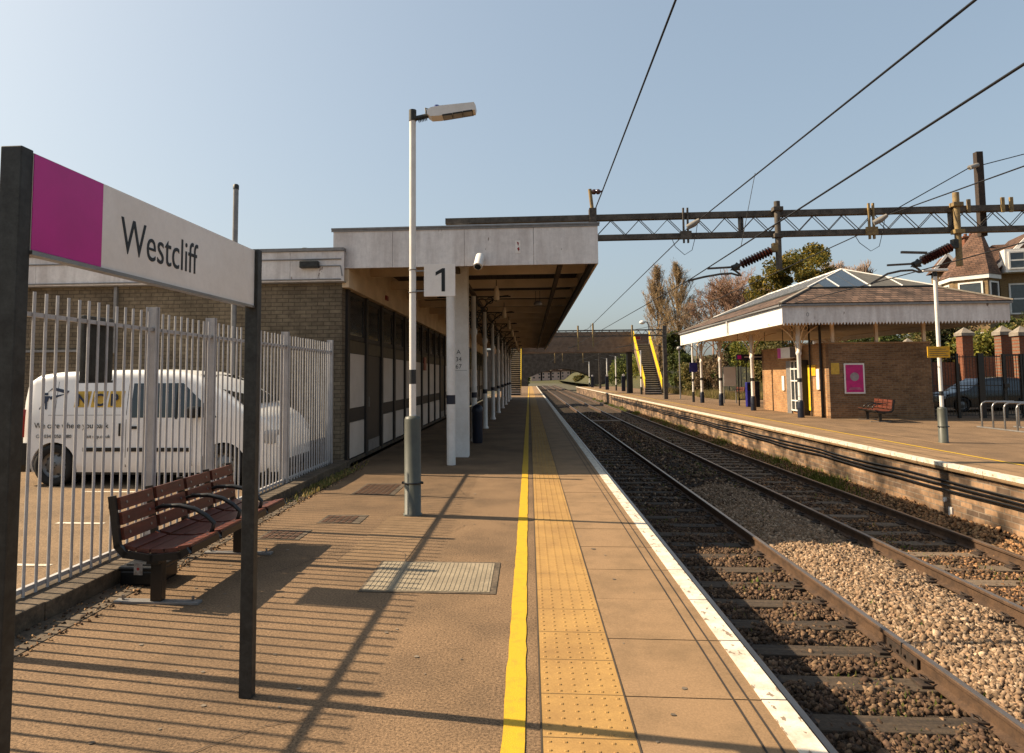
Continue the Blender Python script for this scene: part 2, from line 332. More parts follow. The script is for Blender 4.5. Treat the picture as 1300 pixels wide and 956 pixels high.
def sheet(name,m,x0,x1,y0,y1,z): return struct(MB().quad((x0,y0,z),(x1,y0,z),(x1,y1,z),(x0,y1,z)),name,m,fixn=False)
# ================================================================ SETTING
E1,E2=1.18,7.05
PEND1,PEND2=112,104
def ground_mesh():
    mb=MB(); xs=[-700,-120,-40,-3.0,1.0,7.3,40,120,700]; ys=[-30,10,60,150,300,600,1500]
    g=lambda x,y: -1.12
    vs=[(x,y,g(x,y)) for y in ys for x in xs]; n=len(xs)
    mb.add(vs,[(j*n+i,j*n+i+1,(j+1)*n+i+1,(j+1)*n+i) for j in range(len(ys)-1) for i in range(n-1)]); return mb
struct(ground_mesh(),'ground','ground',fixn=False)
# track bed with a ballast profile
def bedz(x,y):
    z=-1.09
    if 3.5<x<5.0: z=-1.09+.12*math.sin(pi*(x-3.5)/1.5)
    if x<1.75: z=-1.13
    if x>6.65: z=-1.09+.22*min(1,(x-6.65)/.4)
    return z+.012*math.sin(x*7+y*3)+.012*math.sin(y*5-x*4)
xs=list(np.arange(1.0,7.3,.15)); ys=list(np.arange(-4,30,.3))+list(np.arange(30,200,3))
mb=MB(); n=len(xs); mb.add([(x,y,bedz(x,y)) for y in ys for x in xs],[(j*n+i,j*n+i+1,(j+1)*n+i+1,(j+1)*n+i) for j in range(len(ys)-1) for i in range(n-1)],True)
struct(mb,'track_bed','ballast_base',fixn=False)
# platform one
mb=MB(); mb.box(-3.08,E1-.05,-6,PEND1,-1.3,-.075); struct(mb,'platform_wall','wall_platform')
sheet('platform_surface','asphalt',-3.09,.436,-6,PEND1,0.0)
mb=MB(); mb.box(-3.09,.43,-6,PEND1,-.07,-.004); struct(mb,'platform_body','kerb_conc')
# coping slabs
mb=MB(); y=3.40-.72*12
while y<PEND1:
    mb.box(.437,1.182,y+.004,y+.716,-.07,.001+.0025*random.random()); y+=.72
struct(mb,'coping_slabs','coping')
mb=MB(); mb.box(.44,1.15,-5.2,PEND1,-.074,-.012); struct(mb,'coping_bed','dark_joint')
mb=MB()
y=3.40-.72*12
while y<60:
    for gx in (.942,1.012): mb.quad((gx-.005,y+.006,.0052),(gx+.005,y+.006,.0052),(gx+.005,y+.712,.0052),(gx-.005,y+.712,.0052))
    y+=.72
struct(mb,'coping_grooves','dark_joint',fixn=False)
mb=MB(); y=3.40-.72*12
while y<PEND1:
    mb.box(1.073,1.188,y+.006,y+.714,-.03,.006); y+=.72
struct(mb,'white_edge','white_line')
# tactile paving
mb=MB(); mb.quad((.033,-4,.004),(.4345,-4,.004),(.4345,PEND1,.004),(.033,PEND1,.004))
for k in range(0,560):
    yy=-1+.0667*k+.03
    for c in range(6):
        xx=.033+.0335+c*.0667; r0,r1,h=.0115,.007,.0042; nn=6
        vs=[(xx+r0*math.cos(2*pi*i/nn),yy+r0*math.sin(2*pi*i/nn),.004) for i in range(nn)]+[(xx+r1*math.cos(2*pi*i/nn),yy+r1*math.sin(2*pi*i/nn),.004+h) for i in range(nn)]
        mb.add(vs,[(i,(i+1)%nn,nn+(i+1)%nn,nn+i) for i in range(nn)]+[tuple(range(nn,2*nn))])
struct(mb,'tactile_paving','tactile',fixn=False)
mb=MB()
for k in range(90): yy=3.0+.4*k-2; mb.quad((.034,yy-.0015,.0058),(.434,yy-.0015,.0058),(.434,yy+.0015,.0058),(.034,yy+.0015,.0058))
for xx in (.033,.4345): mb.quad((xx-.004,-4,.0062),(xx+.004,-4,.0062),(xx+.004,40,.0062),(xx-.004,40,.0062))
struct(mb,'tactile_joints','plank_joint',fixn=False)
# yellow line, slightly uneven edges
mb=MB(); ys=list(np.arange(-4,16,.12))+list(np.arange(16,PEND1,2))
l=[(-.135+.004*random.uniform(-1,1)-(.0 if y<6 else 0),y) for y in ys]; r_=[(-.037+.004*random.uniform(-1,1),y) for y in ys]
for i in range(len(ys)-1): mb.quad((l[i][0],l[i][1],.006),(r_[i][0],r_[i][1],.006),(r_[i+1][0],r_[i+1][1],.006),(l[i+1][0],l[i+1][1],.006))
struct(mb,'yellow_line','yellow_paint',fixn=False)
# repair patches in the surface
mb=MB(); mb.quad((-1.62,5.68,.004),(-1.05,5.68,.004),(-1.02,7.5,.004),(-1.55,7.52,.004)); struct(mb,'surface_patch','asphalt_patch',fixn=False)
mb=MB()
for k in range(150):
    x=random.uniform(-2.8,1.05); y=2.2+random.random()**1.3*11; rr=random.uniform(.006,.016)*(1 if random.random()<.85 else 1.6); 
    if -.16<x<.45 or (-1.27<x<-.23 and 4.8<y<5.8): continue
    n=9; zz=.0050 if x>.43 else .0046; mb.add([(x+rr*random.uniform(.7,1.2)*math.cos(2*pi*i/n),y+rr*random.uniform(.7,1.2)*math.sin(2*pi*i/n),zz) for i in range(n)],[tuple(range(n))])
struct(mb,'surface_spots','gum',fixn=False)
mb=MB()
def crack(x,y,a_,L,wd=.004):
    pts=[(x,y)]
    for i in range(int(L/.06)): a_+=random.uniform(-.35,.35); x+=.06*math.cos(a_); y+=.06*math.sin(a_); pts.append((x,y))
    for p_,q_ in zip(pts[:-1],pts[1:]):
        d_=Vector((q_[0]-p_[0],q_[1]-p_[1],0)).normalized(); nn=Vector((-d_.y,d_.x,0))*wd*random.uniform(.3,.7)
        if max(p_[0],q_[0])>-.15: break
        mb.quad(Vector((*p_,.0049))-nn,Vector((*q_,.0049))-nn,Vector((*q_,.0049))+nn,Vector((*p_,.0049))+nn)
for x,y,a_,L in ((-1.62,5.68,0,.6),(-1.62,5.68,pi/2,1.8),(-1.05,5.7,pi/2,1.8),(-1.6,7.52,0,.6),(-1.22,5.72,pi*.95,1.4),(-2.8,8.3,.1,1.2),(-.5,8.6,2.4,1.5),(-.9,3.1,2.9,1.6)): crack(x,y,a_,L)
struct(mb,'surface_cracks','dark_joint',fixn=False)
# kerb below the railings, gravelly dirt strip at its foot
KX=-3.09
mb=MB()
y=-3
while y<11.6:
    mb.bbox(KX-.30,KX+.004*random.uniform(-1,1),y+.004,min(y+.9,11.6)-.004,-.2,.125+.006*random.uniform(-1,1),.012); y+=.9
struct(mb,'kerb','kerb_conc')
sheet('drain_channel','kerb_conc',-3.09,-2.86,-4,11.4,.0045)
# car park
sheet('car_park','carpark',-60,KX-.28,-20,60,.005)
for i,(a,b,c,d_) in enumerate([(-5.05,-4.52,6.95,7.02),(-4.27,-3.95,5.38,5.44),(-6.1,-5.35,8.9,8.97)]): sheet('parking_line','white_line',a,b,c,d_,.0095)
# platform two
mb=MB(); mb.box(E2+.06,24,-6,PEND2,-1.3,-.10); struct(mb,'far_platform_wall','wall_platform')
sheet('far_platform_surface','asphalt',E2+.05,40,-6,PEND2,0.0)
mb=MB(); y=-5
while y<PEND2: mb.box(E2,E2+.62,y+.005,y+.9,-.10,.003+.003*random.random()); y+=.905
struct(mb,'far_coping_slabs','coping')
mb=MB(); y=-5
while y<PEND2: mb.box(E2-.006,E2+.15,y+.007,y+.898,-.05,.0085+.003*random.random()); y+=.905
struct(mb,'far_white_edge','white_line')
sheet('far_paving_band','coping',E2+.62,E2+1.05,-5,PEND2,.004)
sheet('far_yellow_line','yellow_paint',E2+1.12,E2+1.20,-5,PEND2,.0045)
sheet('surface_seam','coping',9.0,9.12,15.5,22,.004)
# terrain right, sloping up to road, bank and hedges
def terr(x,y):
    s=lambda a,b,v: (lambda t:t*t*(3-2*t))(min(1,max(0,(v-a)/(b-a))))
    z=-.02+1.3*s(18,26,x)*s(20,38,y)+1.2*s(26,60,x)
    z+=3.2*s(13.5,19,x)*s(44,58,y)
    return z
xs=[12,13,14,15,16,17,18,19,20,22,24,26,30,36,44,60,100,300]; ys=[-20,0,15,20,25,30,35,40,44,48,52,56,60,70,80,104,130,200,400]
mb=MB(); n=len(xs); mb.add([(x,y,terr(x,y)-.005-(0.02 if x<13 else 0)) for y in ys for x in xs],[(j*n+i,j*n+i+1,(j+1)*n+i+1,(j+1)*n+i) for j in range(len(ys)-1) for i in range(n-1)],True)
struct(mb,'bank','grass',fixn=False)
mb=MB(); ys=[10,15,20,25,30,35,40,44]; xs2=[16.6,18,20,22,24,26,28]; n=len(xs2)
mb.add([(x,y,terr(x,y)+.03) for y in ys for x in xs2],[(j*n+i,j*n+i+1,(j+1)*n+i+1,(j+1)*n+i) for j in range(len(ys)-1) for i in range(n-1)],True)
struct(mb,'road','carpark',fixn=False)
# far hill
xs=list(np.linspace(-160,260,22)); ys=list(np.linspace(210,700,18)); n=len(xs)
def hill(x,y): return -1.2+13*(max(0,(y-230))/250)**1.0*(1-.0000*x)+1.5*math.sin(x*.03)+1.2*math.sin(y*.02)-1.5
mb=MB(); mb.add([(x,y,hill(x,y)) for y in ys for x in xs],[(j*n+i,j*n+i+1,(j+1)*n+i+1,(j+1)*n+i) for j in range(len(ys)-1) for i in range(n-1)],True)
struct(mb,'hill','grass',fixn=False)
# ---------------------------------------------------------------- ballast stones (stuff)
ico=bmesh.new(); bmesh.ops.create_icosphere(ico,subdivisions=1,radius=1); ico.free()
IV=np.array([(x_,y_,z_) for z_ in(-.62,.62) for y_ in(-.62,.62) for x_ in(-.62,.62)]); IF=np.array([(0,2,3),(0,3,1),(4,5,7),(4,7,6),(0,1,5),(0,5,4),(2,6,7),(2,7,3),(0,4,6),(0,6,2),(1,3,7),(1,7,5)])
def stones(name,label,cnt,xr,yr,pal,size=(.015,.029),zoff=0,cond=None,power=1.0,zf=None):
    x=RNG.uniform(xr[0],xr[1],cnt); y=yr[0]+(yr[1]-yr[0])*RNG.uniform(0,1,cnt)**power
    keep=np.ones(cnt,bool)
    if cond is not None: keep=cond(x,y)
    x=x[keep]; y=y[keep]; n=len(x)
    zf=zf or bedz
    z=np.array([zf(a,b) for a,b in zip(x,y)])+zoff
    s=RNG.uniform(size[0],size[1],n)*(1+.5*RNG.random(n)**4); z=z+s*RNG.uniform(-.1,.7,n)
    q=RNG.normal(size=(n,4)); q/=np.linalg.norm(q,axis=1)[:,None]; a,b,c,d_=q.T
    Rm=np.stack([1-2*(c*c+d_*d_),2*(b*c-a*d_),2*(b*d_+a*c),2*(b*c+a*d_),1-2*(b*b+d_*d_),2*(c*d_-a*b),2*(b*d_-a*c),2*(c*d_+a*b),1-2*(b*b+c*c)],1).reshape(n,3,3)
    sc_=np.stack([s*RNG.uniform(.8,1.4,n),s*RNG.uniform(.7,1.1,n),s*RNG.uniform(.5,.85,n)],1)
    V=(IV[None]+RNG.uniform(-.33,.33,(n,8,3)))*sc_[:,None,:]
    V=np.einsum('nij,nkj->nki',Rm,V)+np.stack([x,y,z],1)[:,None,:]
    F=(IF[None]+8*np.arange(n)[:,None,None]).reshape(-1,3)
    pal=np.array(pal)*.70; C=pal[RNG.integers(0,len(pal),n)]*RNG.uniform(.5,1.35,(n,1)); C=np.repeat(C,8,0)
    return tag(np_mesh(name,V.reshape(-1,3),F,C,'stone'),label,'ballast',kind='stuff')
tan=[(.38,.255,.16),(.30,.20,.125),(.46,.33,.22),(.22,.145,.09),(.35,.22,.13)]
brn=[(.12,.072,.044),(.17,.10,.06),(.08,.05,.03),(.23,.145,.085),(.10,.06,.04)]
org=[(.42,.22,.10),(.34,.18,.085),(.26,.15,.08),(.46,.28,.14),(.18,.11,.06)]
def offsl(x,y): return ((y-2.05)%.68>.19)|(RNG.random(len(x))<.10)
stones('ballast_between_tracks','pale brown loose ballast heaped between the two tracks',42000,(3.46,5.05),(2.6,16),tan,power=1.25,cond=lambda x,y:((x<4.75)|offsl(x,y)))
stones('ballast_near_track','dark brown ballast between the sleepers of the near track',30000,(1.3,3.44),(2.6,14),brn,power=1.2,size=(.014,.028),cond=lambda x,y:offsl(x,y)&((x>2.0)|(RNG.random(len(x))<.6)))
stones('ballast_far_track','rust brown ballast between the rails of the far track',20000,(5.1,6.62),(5,18),brn+org[:2],power=1.2,size=(.013,.026),cond=lambda x,y:(((y-2.3)%.68>.16)|(RNG.random(len(x))<.5)))
stones('ballast_platform_foot','orange brown ballast and dead leaves along the foot of the opposite platform',16000,(6.5,7.1),(7,45),org,power=1.3,size=(.018,.036))
stones('ballast_distance','grey brown ballast of the tracks further along the line',20000,(1.3,6.95),(14,48),brn+tan[:2],power=1.3,size=(.02,.04),cond=lambda x,y:((y-2.05)%.68>.2))
# gravel and dirt strip by the kerb near railing end
stones('kerb_gravel','loose gravel and dead leaves gathered at the foot of the railing kerb',1300,(-3.1,-2.8),(3.0,11.4),org+brn,size=(.005,.011),zf=lambda a,b:.004)
# ================================================================ TRACKS
def rail_prof(): return [(-.07,0),(.07,0),(.07,.012),(.012,.03),(.010,.115),(.034,.125),(.034,.150),(.028,.158),(-.028,.158),(-.034,.150),(-.034,.125),(-.010,.115),(-.012,.03),(-.07,.012)]
def track(xl,xr_,label,smat,phase,group):
    t=thing('railway_track',(( xl+xr_)/2,0,-1.06),label,'railway track',group)
    for x in (xl,xr_):
        r=MB().prism([(x+u,-1.058+w_) for u,w_ in rail_prof()],-5,190).build('rail','rail_side',t)
        MB().prism([(x-.026,-.899),(x+.026,-.899),(x+.022,-.8975),(x-.022,-.8975)],-5,190).build('running_surface','rail_top',r)
    proto=None
    ks=list(range(0,92)); far=MB()
    for k in range(-8,270):
        y=phase+.68*k; dz=random.uniform(-.008,.008)
        if 0<=k+0<100:
            s=MB().bbox(xl-.5,xr_+.5,y-.125,y+.125,-1.2,-1.064+dz*.3,.012).build('sleeper',smat,t)
            if k<34:
                for x in (xl,xr_):
                    c=MB(); c.bbox(x-.17,x-.074,y-.085,y+.085,-1.068,-1.035,.008); c.bbox(x+.074,x+.17,y-.085,y+.085,-1.068,-1.035,.008)
                    for sg in (-1,1):
                        bx=x+sg*.105
                        c.tube([(bx-sg*.05,y-.05,-1.022),(bx+sg*.01,y-.06,-1.005),(bx+sg*.04,y-.02,-1.0),(bx+sg*.02,y+.03,-.992),(bx-sg*.03,y+.035,-1.012),(bx-sg*.03,y-.01,-1.02)],.011,6)
                    c.bbox(x-.17,x+.17,y-.08,y+.08,-1.0645,-1.0605,.001); c.build('rail_clip','iron_rust',s)
        elif k>=100: far.box(xl-.5,xr_+.5,y-.125,y+.125,-1.2,-1.066)
    tag(far.build('distant_sleepers',smat,t),kind='stuff')
    return t
ta=track(1.93,3.37,'near railway track running beside the yellow lined platform edge','sleeper_wood',2.05,'railway tracks')
j=MB(); j.box(3.33,3.342,6.35,6.85,-1.03,-.94); j.box(3.398,3.41,6.35,6.85,-1.03,-.94)
for yy in (6.42,6.54,6.66,6.78): j.cyl((3.31,yy,-.985),(3.43,yy,-.985),.016,n=6)
j.build('fishplate','iron_rust',ta)
j=MB(); j.box(3.33,3.41,6.594,6.606,-1.0,-.8965); j.build('rail_joint','band_dark',ta)
track(5.08,6.52,'far railway track beside the opposite platform wall','sleeper_old',2.3,'railway tracks')
# board crossing far away
tag(MB().box(3.45,5.0,38,39.2,-1.1,-.93).build('crossing_boards','sleeper_old'),'pale timber boards laid between the two tracks far off','boards')
# cables on the far platform wall
for i,z in enumerate((-.28,-.35,-.42)):
    pts=[(E2+.03-.012*i,y,z+.012*math.sin(y*1.1+i)-.02*abs(math.sin(y*.9))) for y in np.arange(-3,60,.6)]
    tag(MB().tube(pts,.017,6).build('cable','black_plastic'),['topmost of three black cables slung along the opposite platform wall','middle one of three black cables slung along the opposite platform wall','lowest of three black cables slung along the opposite platform wall'][i],'cable','black cables on the platform wall')
tag(MB().box(E2+.03,E2+.058,12.2,12.29,-.95,-.72).cyl((E2+.03,12.4,-.62),(E2+.058,12.4,-.62),.04,n=10).build('wall_marker','white_paint'),'small white marker painted low on the opposite platform wall','marker')
# ================================================================ WEST: railing fence
FX=-3.33
fence=thing('railing_fence',(FX,7,.12),'grey steel palisade railing on the low kerb beside the car park','fence')
posts=[1.6,3.70,5.76,6.87,9.05,11.15]
for a in posts:
    p=MB(); p.box(FX-.048,FX+.048,a-.004,a+.004,.0,2.17); p.box(FX-.048,FX-.040,a-.03,a+.03,.0,2.17); p.box(FX+.040,FX+.048,a-.03,a+.03,0,2.17); p.build('post','fence_paint',fence)
for a,b in zip(posts[:-1],posts[1:]):
    p=MB(); n=max(2,round((b-a)/.112)); 
    for k in range(1,n):
        y=a+(b-a)*k/n; dx=random.uniform(-.003,.003); p.cyl((FX+.028+dx,y,.10),(FX+.028+dx,y+random.uniform(-.004,.004),2.12+random.uniform(-.004,.004)),.0105,n=8)
    p.build('pale_panel','fence_paint',fence)
    MB().box(FX-.012,FX+.020,a+.01,b-.01,1.955,1.985).build('top_rail','fence_paint',fence)
    MB().box(FX-.012,FX+.020,a+.01,b-.01,.145,.175).build('bottom_rail','fence_paint',fence)
# corrugated metal sheet sign hung on railings
t=thing('metal_sign',(FX-.03,5.2,1.5),'grey ribbed metal panel hung on the railings above the white van','panel')
pts=[]; 
p=MB()
for k in range(4):
    y0=4.87+k*.092; p.bbox(FX-.055,FX-.025,y0,y0+.084,1.52,2.02,.008)
p.box(FX-.030,FX-.026,4.87,5.235,1.53,2.01); p.build('ribbed_sheet','galv_dark',t)
MB().box(FX-.06,FX-.022,4.865,5.24,1.505,1.525).build('edge_strip','galv_dark',t)
# black bait box
t=thing('bait_box',(-2.92,5.08,0),'black plastic bait box on the ground behind the near bench','box')
p=MB(); p.bbox(-3.05,-2.77,4.92,5.24,0,.12,.02); p.build('box_body','black_plastic',t)
p=MB(); p.bbox(-3.06,-2.76,4.91,5.25,.112,.145,.012); p.bbox(-3.02,-2.80,4.95,5.21,.14,.158,.008); p.build('lid','black_plastic',t)
MB().box(-2.96,-2.86,5.02,5.12,.159,.161).build('label_plate','label_grey',t)
# ================================================================ name sign
s_=.95
t=thing('station_name_sign',(-1.42,2.5,0),'magenta and white station name board reading Westcliff between two dark steel posts','sign')
def P(x,y): return (x*s_,y*s_)
for (x0,x1,y0,y1) in ((-1.528,-1.463,1.82,1.868),(-1.484,-1.417,3.434,3.488)):
    MB().bbox(x0*s_,x1*s_,y0*s_,y1*s_,0,2.178,.003).build('post','galv_dark',t)
a=Vector((-1.474*s_,1.869*s_,0)); b=Vector((-1.447*s_,3.433*s_,0)); dr=(b-a).normalized(); nrm=Vector((dr.y,-dr.x,0))
L=(b-a).length; zt,zb=2.171,1.893
def pan(s0,s1,z0,z1,th,off): return MB().obox(a+dr*(s0+s1)/2+nrm*off+Vector((0,0,(z0+z1)/2)),dr,nrm,(0,0,1),s1-s0,th,z1-z0)
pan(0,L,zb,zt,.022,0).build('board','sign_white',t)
pan(0,L*.204,zb+.002,zt-.002,.002,.0125).build('magenta_panel','magenta',t)
pan(0,L,zb-.012,zb,.034,0).build('bottom_trim','steel',t)
text('lettering','Westcliff',.182,'letter_black',t,a+dr*(L*.272)+nrm*.0118+Vector((0,0,zb+.070)),dr,(0,0,1),.0012,bold=-.0008,fit=L*.35)
# ================================================================ lamp post 1 + number sign
def lamp_post(x,y,label,htop,hb,group='white lamp posts on the platforms',head=True,rbase=.093,rpole=.038,band=(1.46,1.62)):
    t=thing('lamp_post',(x,y,0),label,'lamp post',group)
    MB().lathe((x,y,0),[(rbase+.012,0),(rbase+.012,.02),(rbase,.024),(rbase,hb-.03),(rbase-.01,hb),(rpole+.004,hb+.012)],24).build('base_tube','post_green',t)
    if rbase>.08:
        MB().tube([(x+(rbase+.006)*math.cos(q),y+(rbase+.006)*math.sin(q),.36) for q in np.linspace(0,2*pi,21)[:-1]],.009,6,True).cyl((x+rbase,y-.02,.36),(x+rbase+.03,y-.02,.36),.014,n=8).cyl((x-rbase-.025,y-.02,.36),(x-rbase,y-.02,.36),.014,n=8).build('collar','band_dark',t)
    p=MB(); p.cyl((x,y,hb),(x,y,htop-.13),rpole,n=20); p.build('pole','white_paint',t)
    if band: MB().cyl((x,y,band[0]),(x,y,band[1]),rpole+.0015,n=20).build('band','band_dark',t)
    MB().cyl((x,y,htop-.13),(x,y,htop),rpole+.006,n=16).build('pole_cap','galv_dark',t)
    return t
lx,ly=-1.315,7.6
t=lamp_post(lx,ly,'tall white lamp post carrying the platform number sign',4.63,1.09)
for z in (2.76,2.50): MB().tube([(lx+.041*math.cos(q),ly+.041*math.sin(q),z) for q in np.linspace(0,2*pi,17)[:-1]],.006,6,True).build('clamp_ring','galv',t)
h=MB(); h.cyl((lx+.03,ly,4.53),(lx+.18,ly,4.56),.028,n=12); 
for k in range(6): h.box(lx+.07+.018*k,lx+.076+.018*k,ly-.03,ly+.03,4.49+.004*k,4.53)
h.tube([(lx+.16,ly,4.58),(lx+.15,ly,4.65),(lx+.19,ly,4.63)],.012,6); arm=h.build('arm','galv_dark',t)
lh=MB(); 
def hd(u,w_): return (lx+.18+u*math.cos(R(6))-w_*math.sin(R(6)),4.55+u*math.sin(R(6))+w_*math.cos(R(6)))
prof=[hd(*q) for q in ((0,0),(.04,-.035),(.14,-.042),(.55,-.03),(.565,.02),(.55,.06),(.16,.075),(.05,.07),(0,.045))]
lh.prism(prof,ly-.085,ly+.085); lho=lh.build('lamp_head','white_paint',t)
g=MB()
for k in range(3):
    u0=.18+k*.118; A=hd(u0,-.0445+.0*k); g.obox((hd(u0+.05,-.0425+.003*k)[0],ly,hd(u0+.05,-.0425+.003*k)[1]),(math.cos(R(7)),0,math.sin(R(7))),(0,1,0),(-math.sin(R(7)),0,math.cos(R(7))),.10,.13,.012)
g.build('led_lens','lamp_clear',lho)
g=MB(); 
for k in range(3):
    u0=.18+k*.118; q=hd(u0+.05,-.037+.003*k); g.obox((q[0],ly,q[1]),(math.cos(R(7)),0,math.sin(R(7))),(0,1,0),(-math.sin(R(7)),0,math.cos(R(7))),.114,.172,.010)
g.build('lens_frame','band_dark',lho)
q=hd(.11,.07); MB().cyl((q[0],ly,q[1]),(q[0],ly,q[1]+.045),.03,n=14).build('light_sensor','blue',lho)
# number sign
t=thing('platform_number_sign',(-1.0,7.56,2.4),'square white sign with a black number 1 fixed to the lamp post','sign')
MB().bbox(-1.178,-.822,7.555,7.57,2.445,2.815,.003).build('panel','sign_white',t)
MB().prism([(-.978,2.50),(-.938,2.50),(-.938,2.765),(-.968,2.765),(-1.045,2.722),(-1.045,2.682),(-.978,2.716)],7.5525,7.5545).build('number','letter_black',t)
MB().box(-1.275,-1.178,7.574,7.586,2.505,2.52).box(-1.275,-1.178,7.574,7.586,2.735,2.75).box(-1.18,-.84,7.5712,7.583,2.50,2.525).build('bracket','galv',t)
# covers in the platform
t=thing('access_cover',(-.75,5.28,0),'large pale rectangular access cover with ribbed top in the platform','cover')
MB().box(-1.245,-.255,4.885,5.70,-.02,.006).build('frame','kerb_conc',t)
p=MB(); p.box(-1.22,-.30,4.91,5.66,0,.0095)
for k in range(26): x=-1.20+.0345*k; p.box(x,x+.018,4.925,5.645,.009,.0125)
p.build('lid','cover_conc',t)
for (x0,x1,y0,y1,lab) in ((-2.36,-1.78,8.85,9.80,'largest rusty manhole cover left of the lamp post base'),(-2.26,-1.80,7.12,7.56,'small rusty manhole cover in front of the lamp post'),(-2.62,-2.20,6.38,6.80,'rusty manhole cover beside the far end of the near bench')):
    t=thing('manhole_cover',((x0+x1)/2,(y0+y1)/2,0),lab,'manhole cover','rusty manhole covers in the platform')
    MB().box(x0,x1,y0,y1,-.01,.005).build('frame','kerb_conc',t)
    p=MB(); nx=int((x1-x0-.06)/.07); ny=int((y1-y0-.06)/.07)
    for i in range(nx):
        for j_ in range(ny): p.box(x0+.035+i*.07,x0+.035+i*.07+.052,y0+.035+j_*.07,y0+.035+j_*.07+.052,.0,.0095)
    p.build('lid','cover_iron',t)
# ================================================================ bench
def bench():
    """local: seats along y 0..2, faces +x, origin on the ground at the first leg"""
    t=thing('platform_bench',(0,0,0),'dark red slatted four seat bench with black armrests behind the name sign','bench','red slatted platform benches')
    for ly_ in (.08,1.38):
        l=MB(); l.bbox(-.04,.04,ly_-.03,ly_+.03,.02,.33,.004); l.build('leg','black_metal',t)
        l=MB(); l.bbox(-.30,.30,ly_-.035,ly_+.035,0,.018,.004); l.build('foot_plate','galv',t)
        b=MB(); 
        for xx in (-.25,.25): b.cyl((xx,ly_,.018),(xx,ly_,.05),.010,n=8)
        b.build('anchor_bolt','steel',t)
    MB().bbox(-.045,.045,0,1.76,.28,.34,.004).build('beam','black_metal',t)
    # side profile frames between seats
    prof=[(.25,.375),(.20,.345),(.0,.325),(-.19,.345),(-.245,.40),(-.295,.725)]
    for k in range(5):
        y=-.005+k*.45
        f=MB(); pts=[(x,z) for x,z in prof]
        for (a_,b_) in zip(pts[:-1],pts[1:]): f.bar((a_[0],y,a_[1]),(b_[0],y,b_[1]),.022,.05,(0,1,0)) if False else f.obox(((a_[0]+b_[0])/2,y,(a_[1]+b_[1])/2),(b_[0]-a_[0],0,b_[1]-a_[1]),(0,1,0),(-(b_[1]-a_[1]),0,b_[0]-a_[0]),math.hypot(b_[0]-a_[0],b_[1]-a_[1])+.02,.03,.045)
        f.build('side_frame','black_metal',t)
        if 0<k<4:
            a_=MB(); a_.tube([(-.265,y,.555),(-.19,y,.585),(-.05,y,.59),(.07,y,.565),(.16,y,.515),(.215,y,.465),(.205,y,.42),(.185,y,.38)],[.012,.016,.018,.018,.018,.017,.016,.014],8); a_.build('armrest','black_metal',t)
    for k in range(4):
        y0=.018+k*.45; y1=y0+.404
        bd=Vector((-.05,0,.325)).normalized(); bn=Vector((.325,0,.05)).normalized()
        for q in range(3):
            c=Vector((-.25,0,.43))+bd*(.042+.103*q)+bn*.028; c.y=(y0+y1)/2
            s=MB(); s.obox(c,bn,(0,1,0),bd,.026,y1-y0,.085); so_=s.build('back_slat','bench_wood',t)
            b=MB()
            for yy in (y0+.07,y1-.07): b.cyl((c.x+.012,yy,c.z+.002),(c.x+.0165,yy,c.z+.003),.010,n=8)
            b.build('bolt','steel',so_)
        sd=[(-.18,.370),(-.08,.352),(.02,.352),(.12,.360),(.212,.380)]
        for q,(x,z) in enumerate(sd):
            tl=[R(-12),R(-2),R(0),R(6),R(10)][q]
            s=MB(); s.obox((x,(y0+y1)/2,z+.012),(math.cos(tl),0,math.sin(tl)),(0,1,0),(-math.sin(tl),0,math.cos(tl)),.092,y1-y0,.026); so_=s.build('seat_slat','bench_wood',t)
            if q>2:
                b=MB()
                for yy in (y0+.07,y1-.07): b.cyl((x,yy,z+.024),(x,yy,z+.028),.010,n=8)
                b.build('bolt','steel',so_)
        r=MB(); r.obox((.256,(y0+y1)/2,.372),(0,1,0),(1,0,0),(0,0,1),y1-y0,.022,.05); r.build('front_rail','black_metal',t)
        r=MB(); 
        for z in (.46,.66): 
            r.bar((-.30-(z-.5)*.185,y0,z),(-.30-(z-.5)*.185,y1,z),.012,.03)
        r.build('back_strap','black_metal',t)
    return t
bn=bench()
p=MB(); p.box(-.115,-.055,-.026,-.022,.215,.295); pr=p.build('number_plate','label_grey',bn)
MB().cyl((-.085,-.0275,.255),(-.085,-.0255,.255),.010,n=10).build('red_dot','red',pr)
bn.location=(-2.56,4.50,0)
b2=clone(bn,(11.5,24.3,0),R(170.5),'sunlit red slatted bench in front of the brick building on the opposite platform')
clone(bn,(14.4,49.5,0),pi,'distant red bench near the grassy bank beyond the tiled roof building')
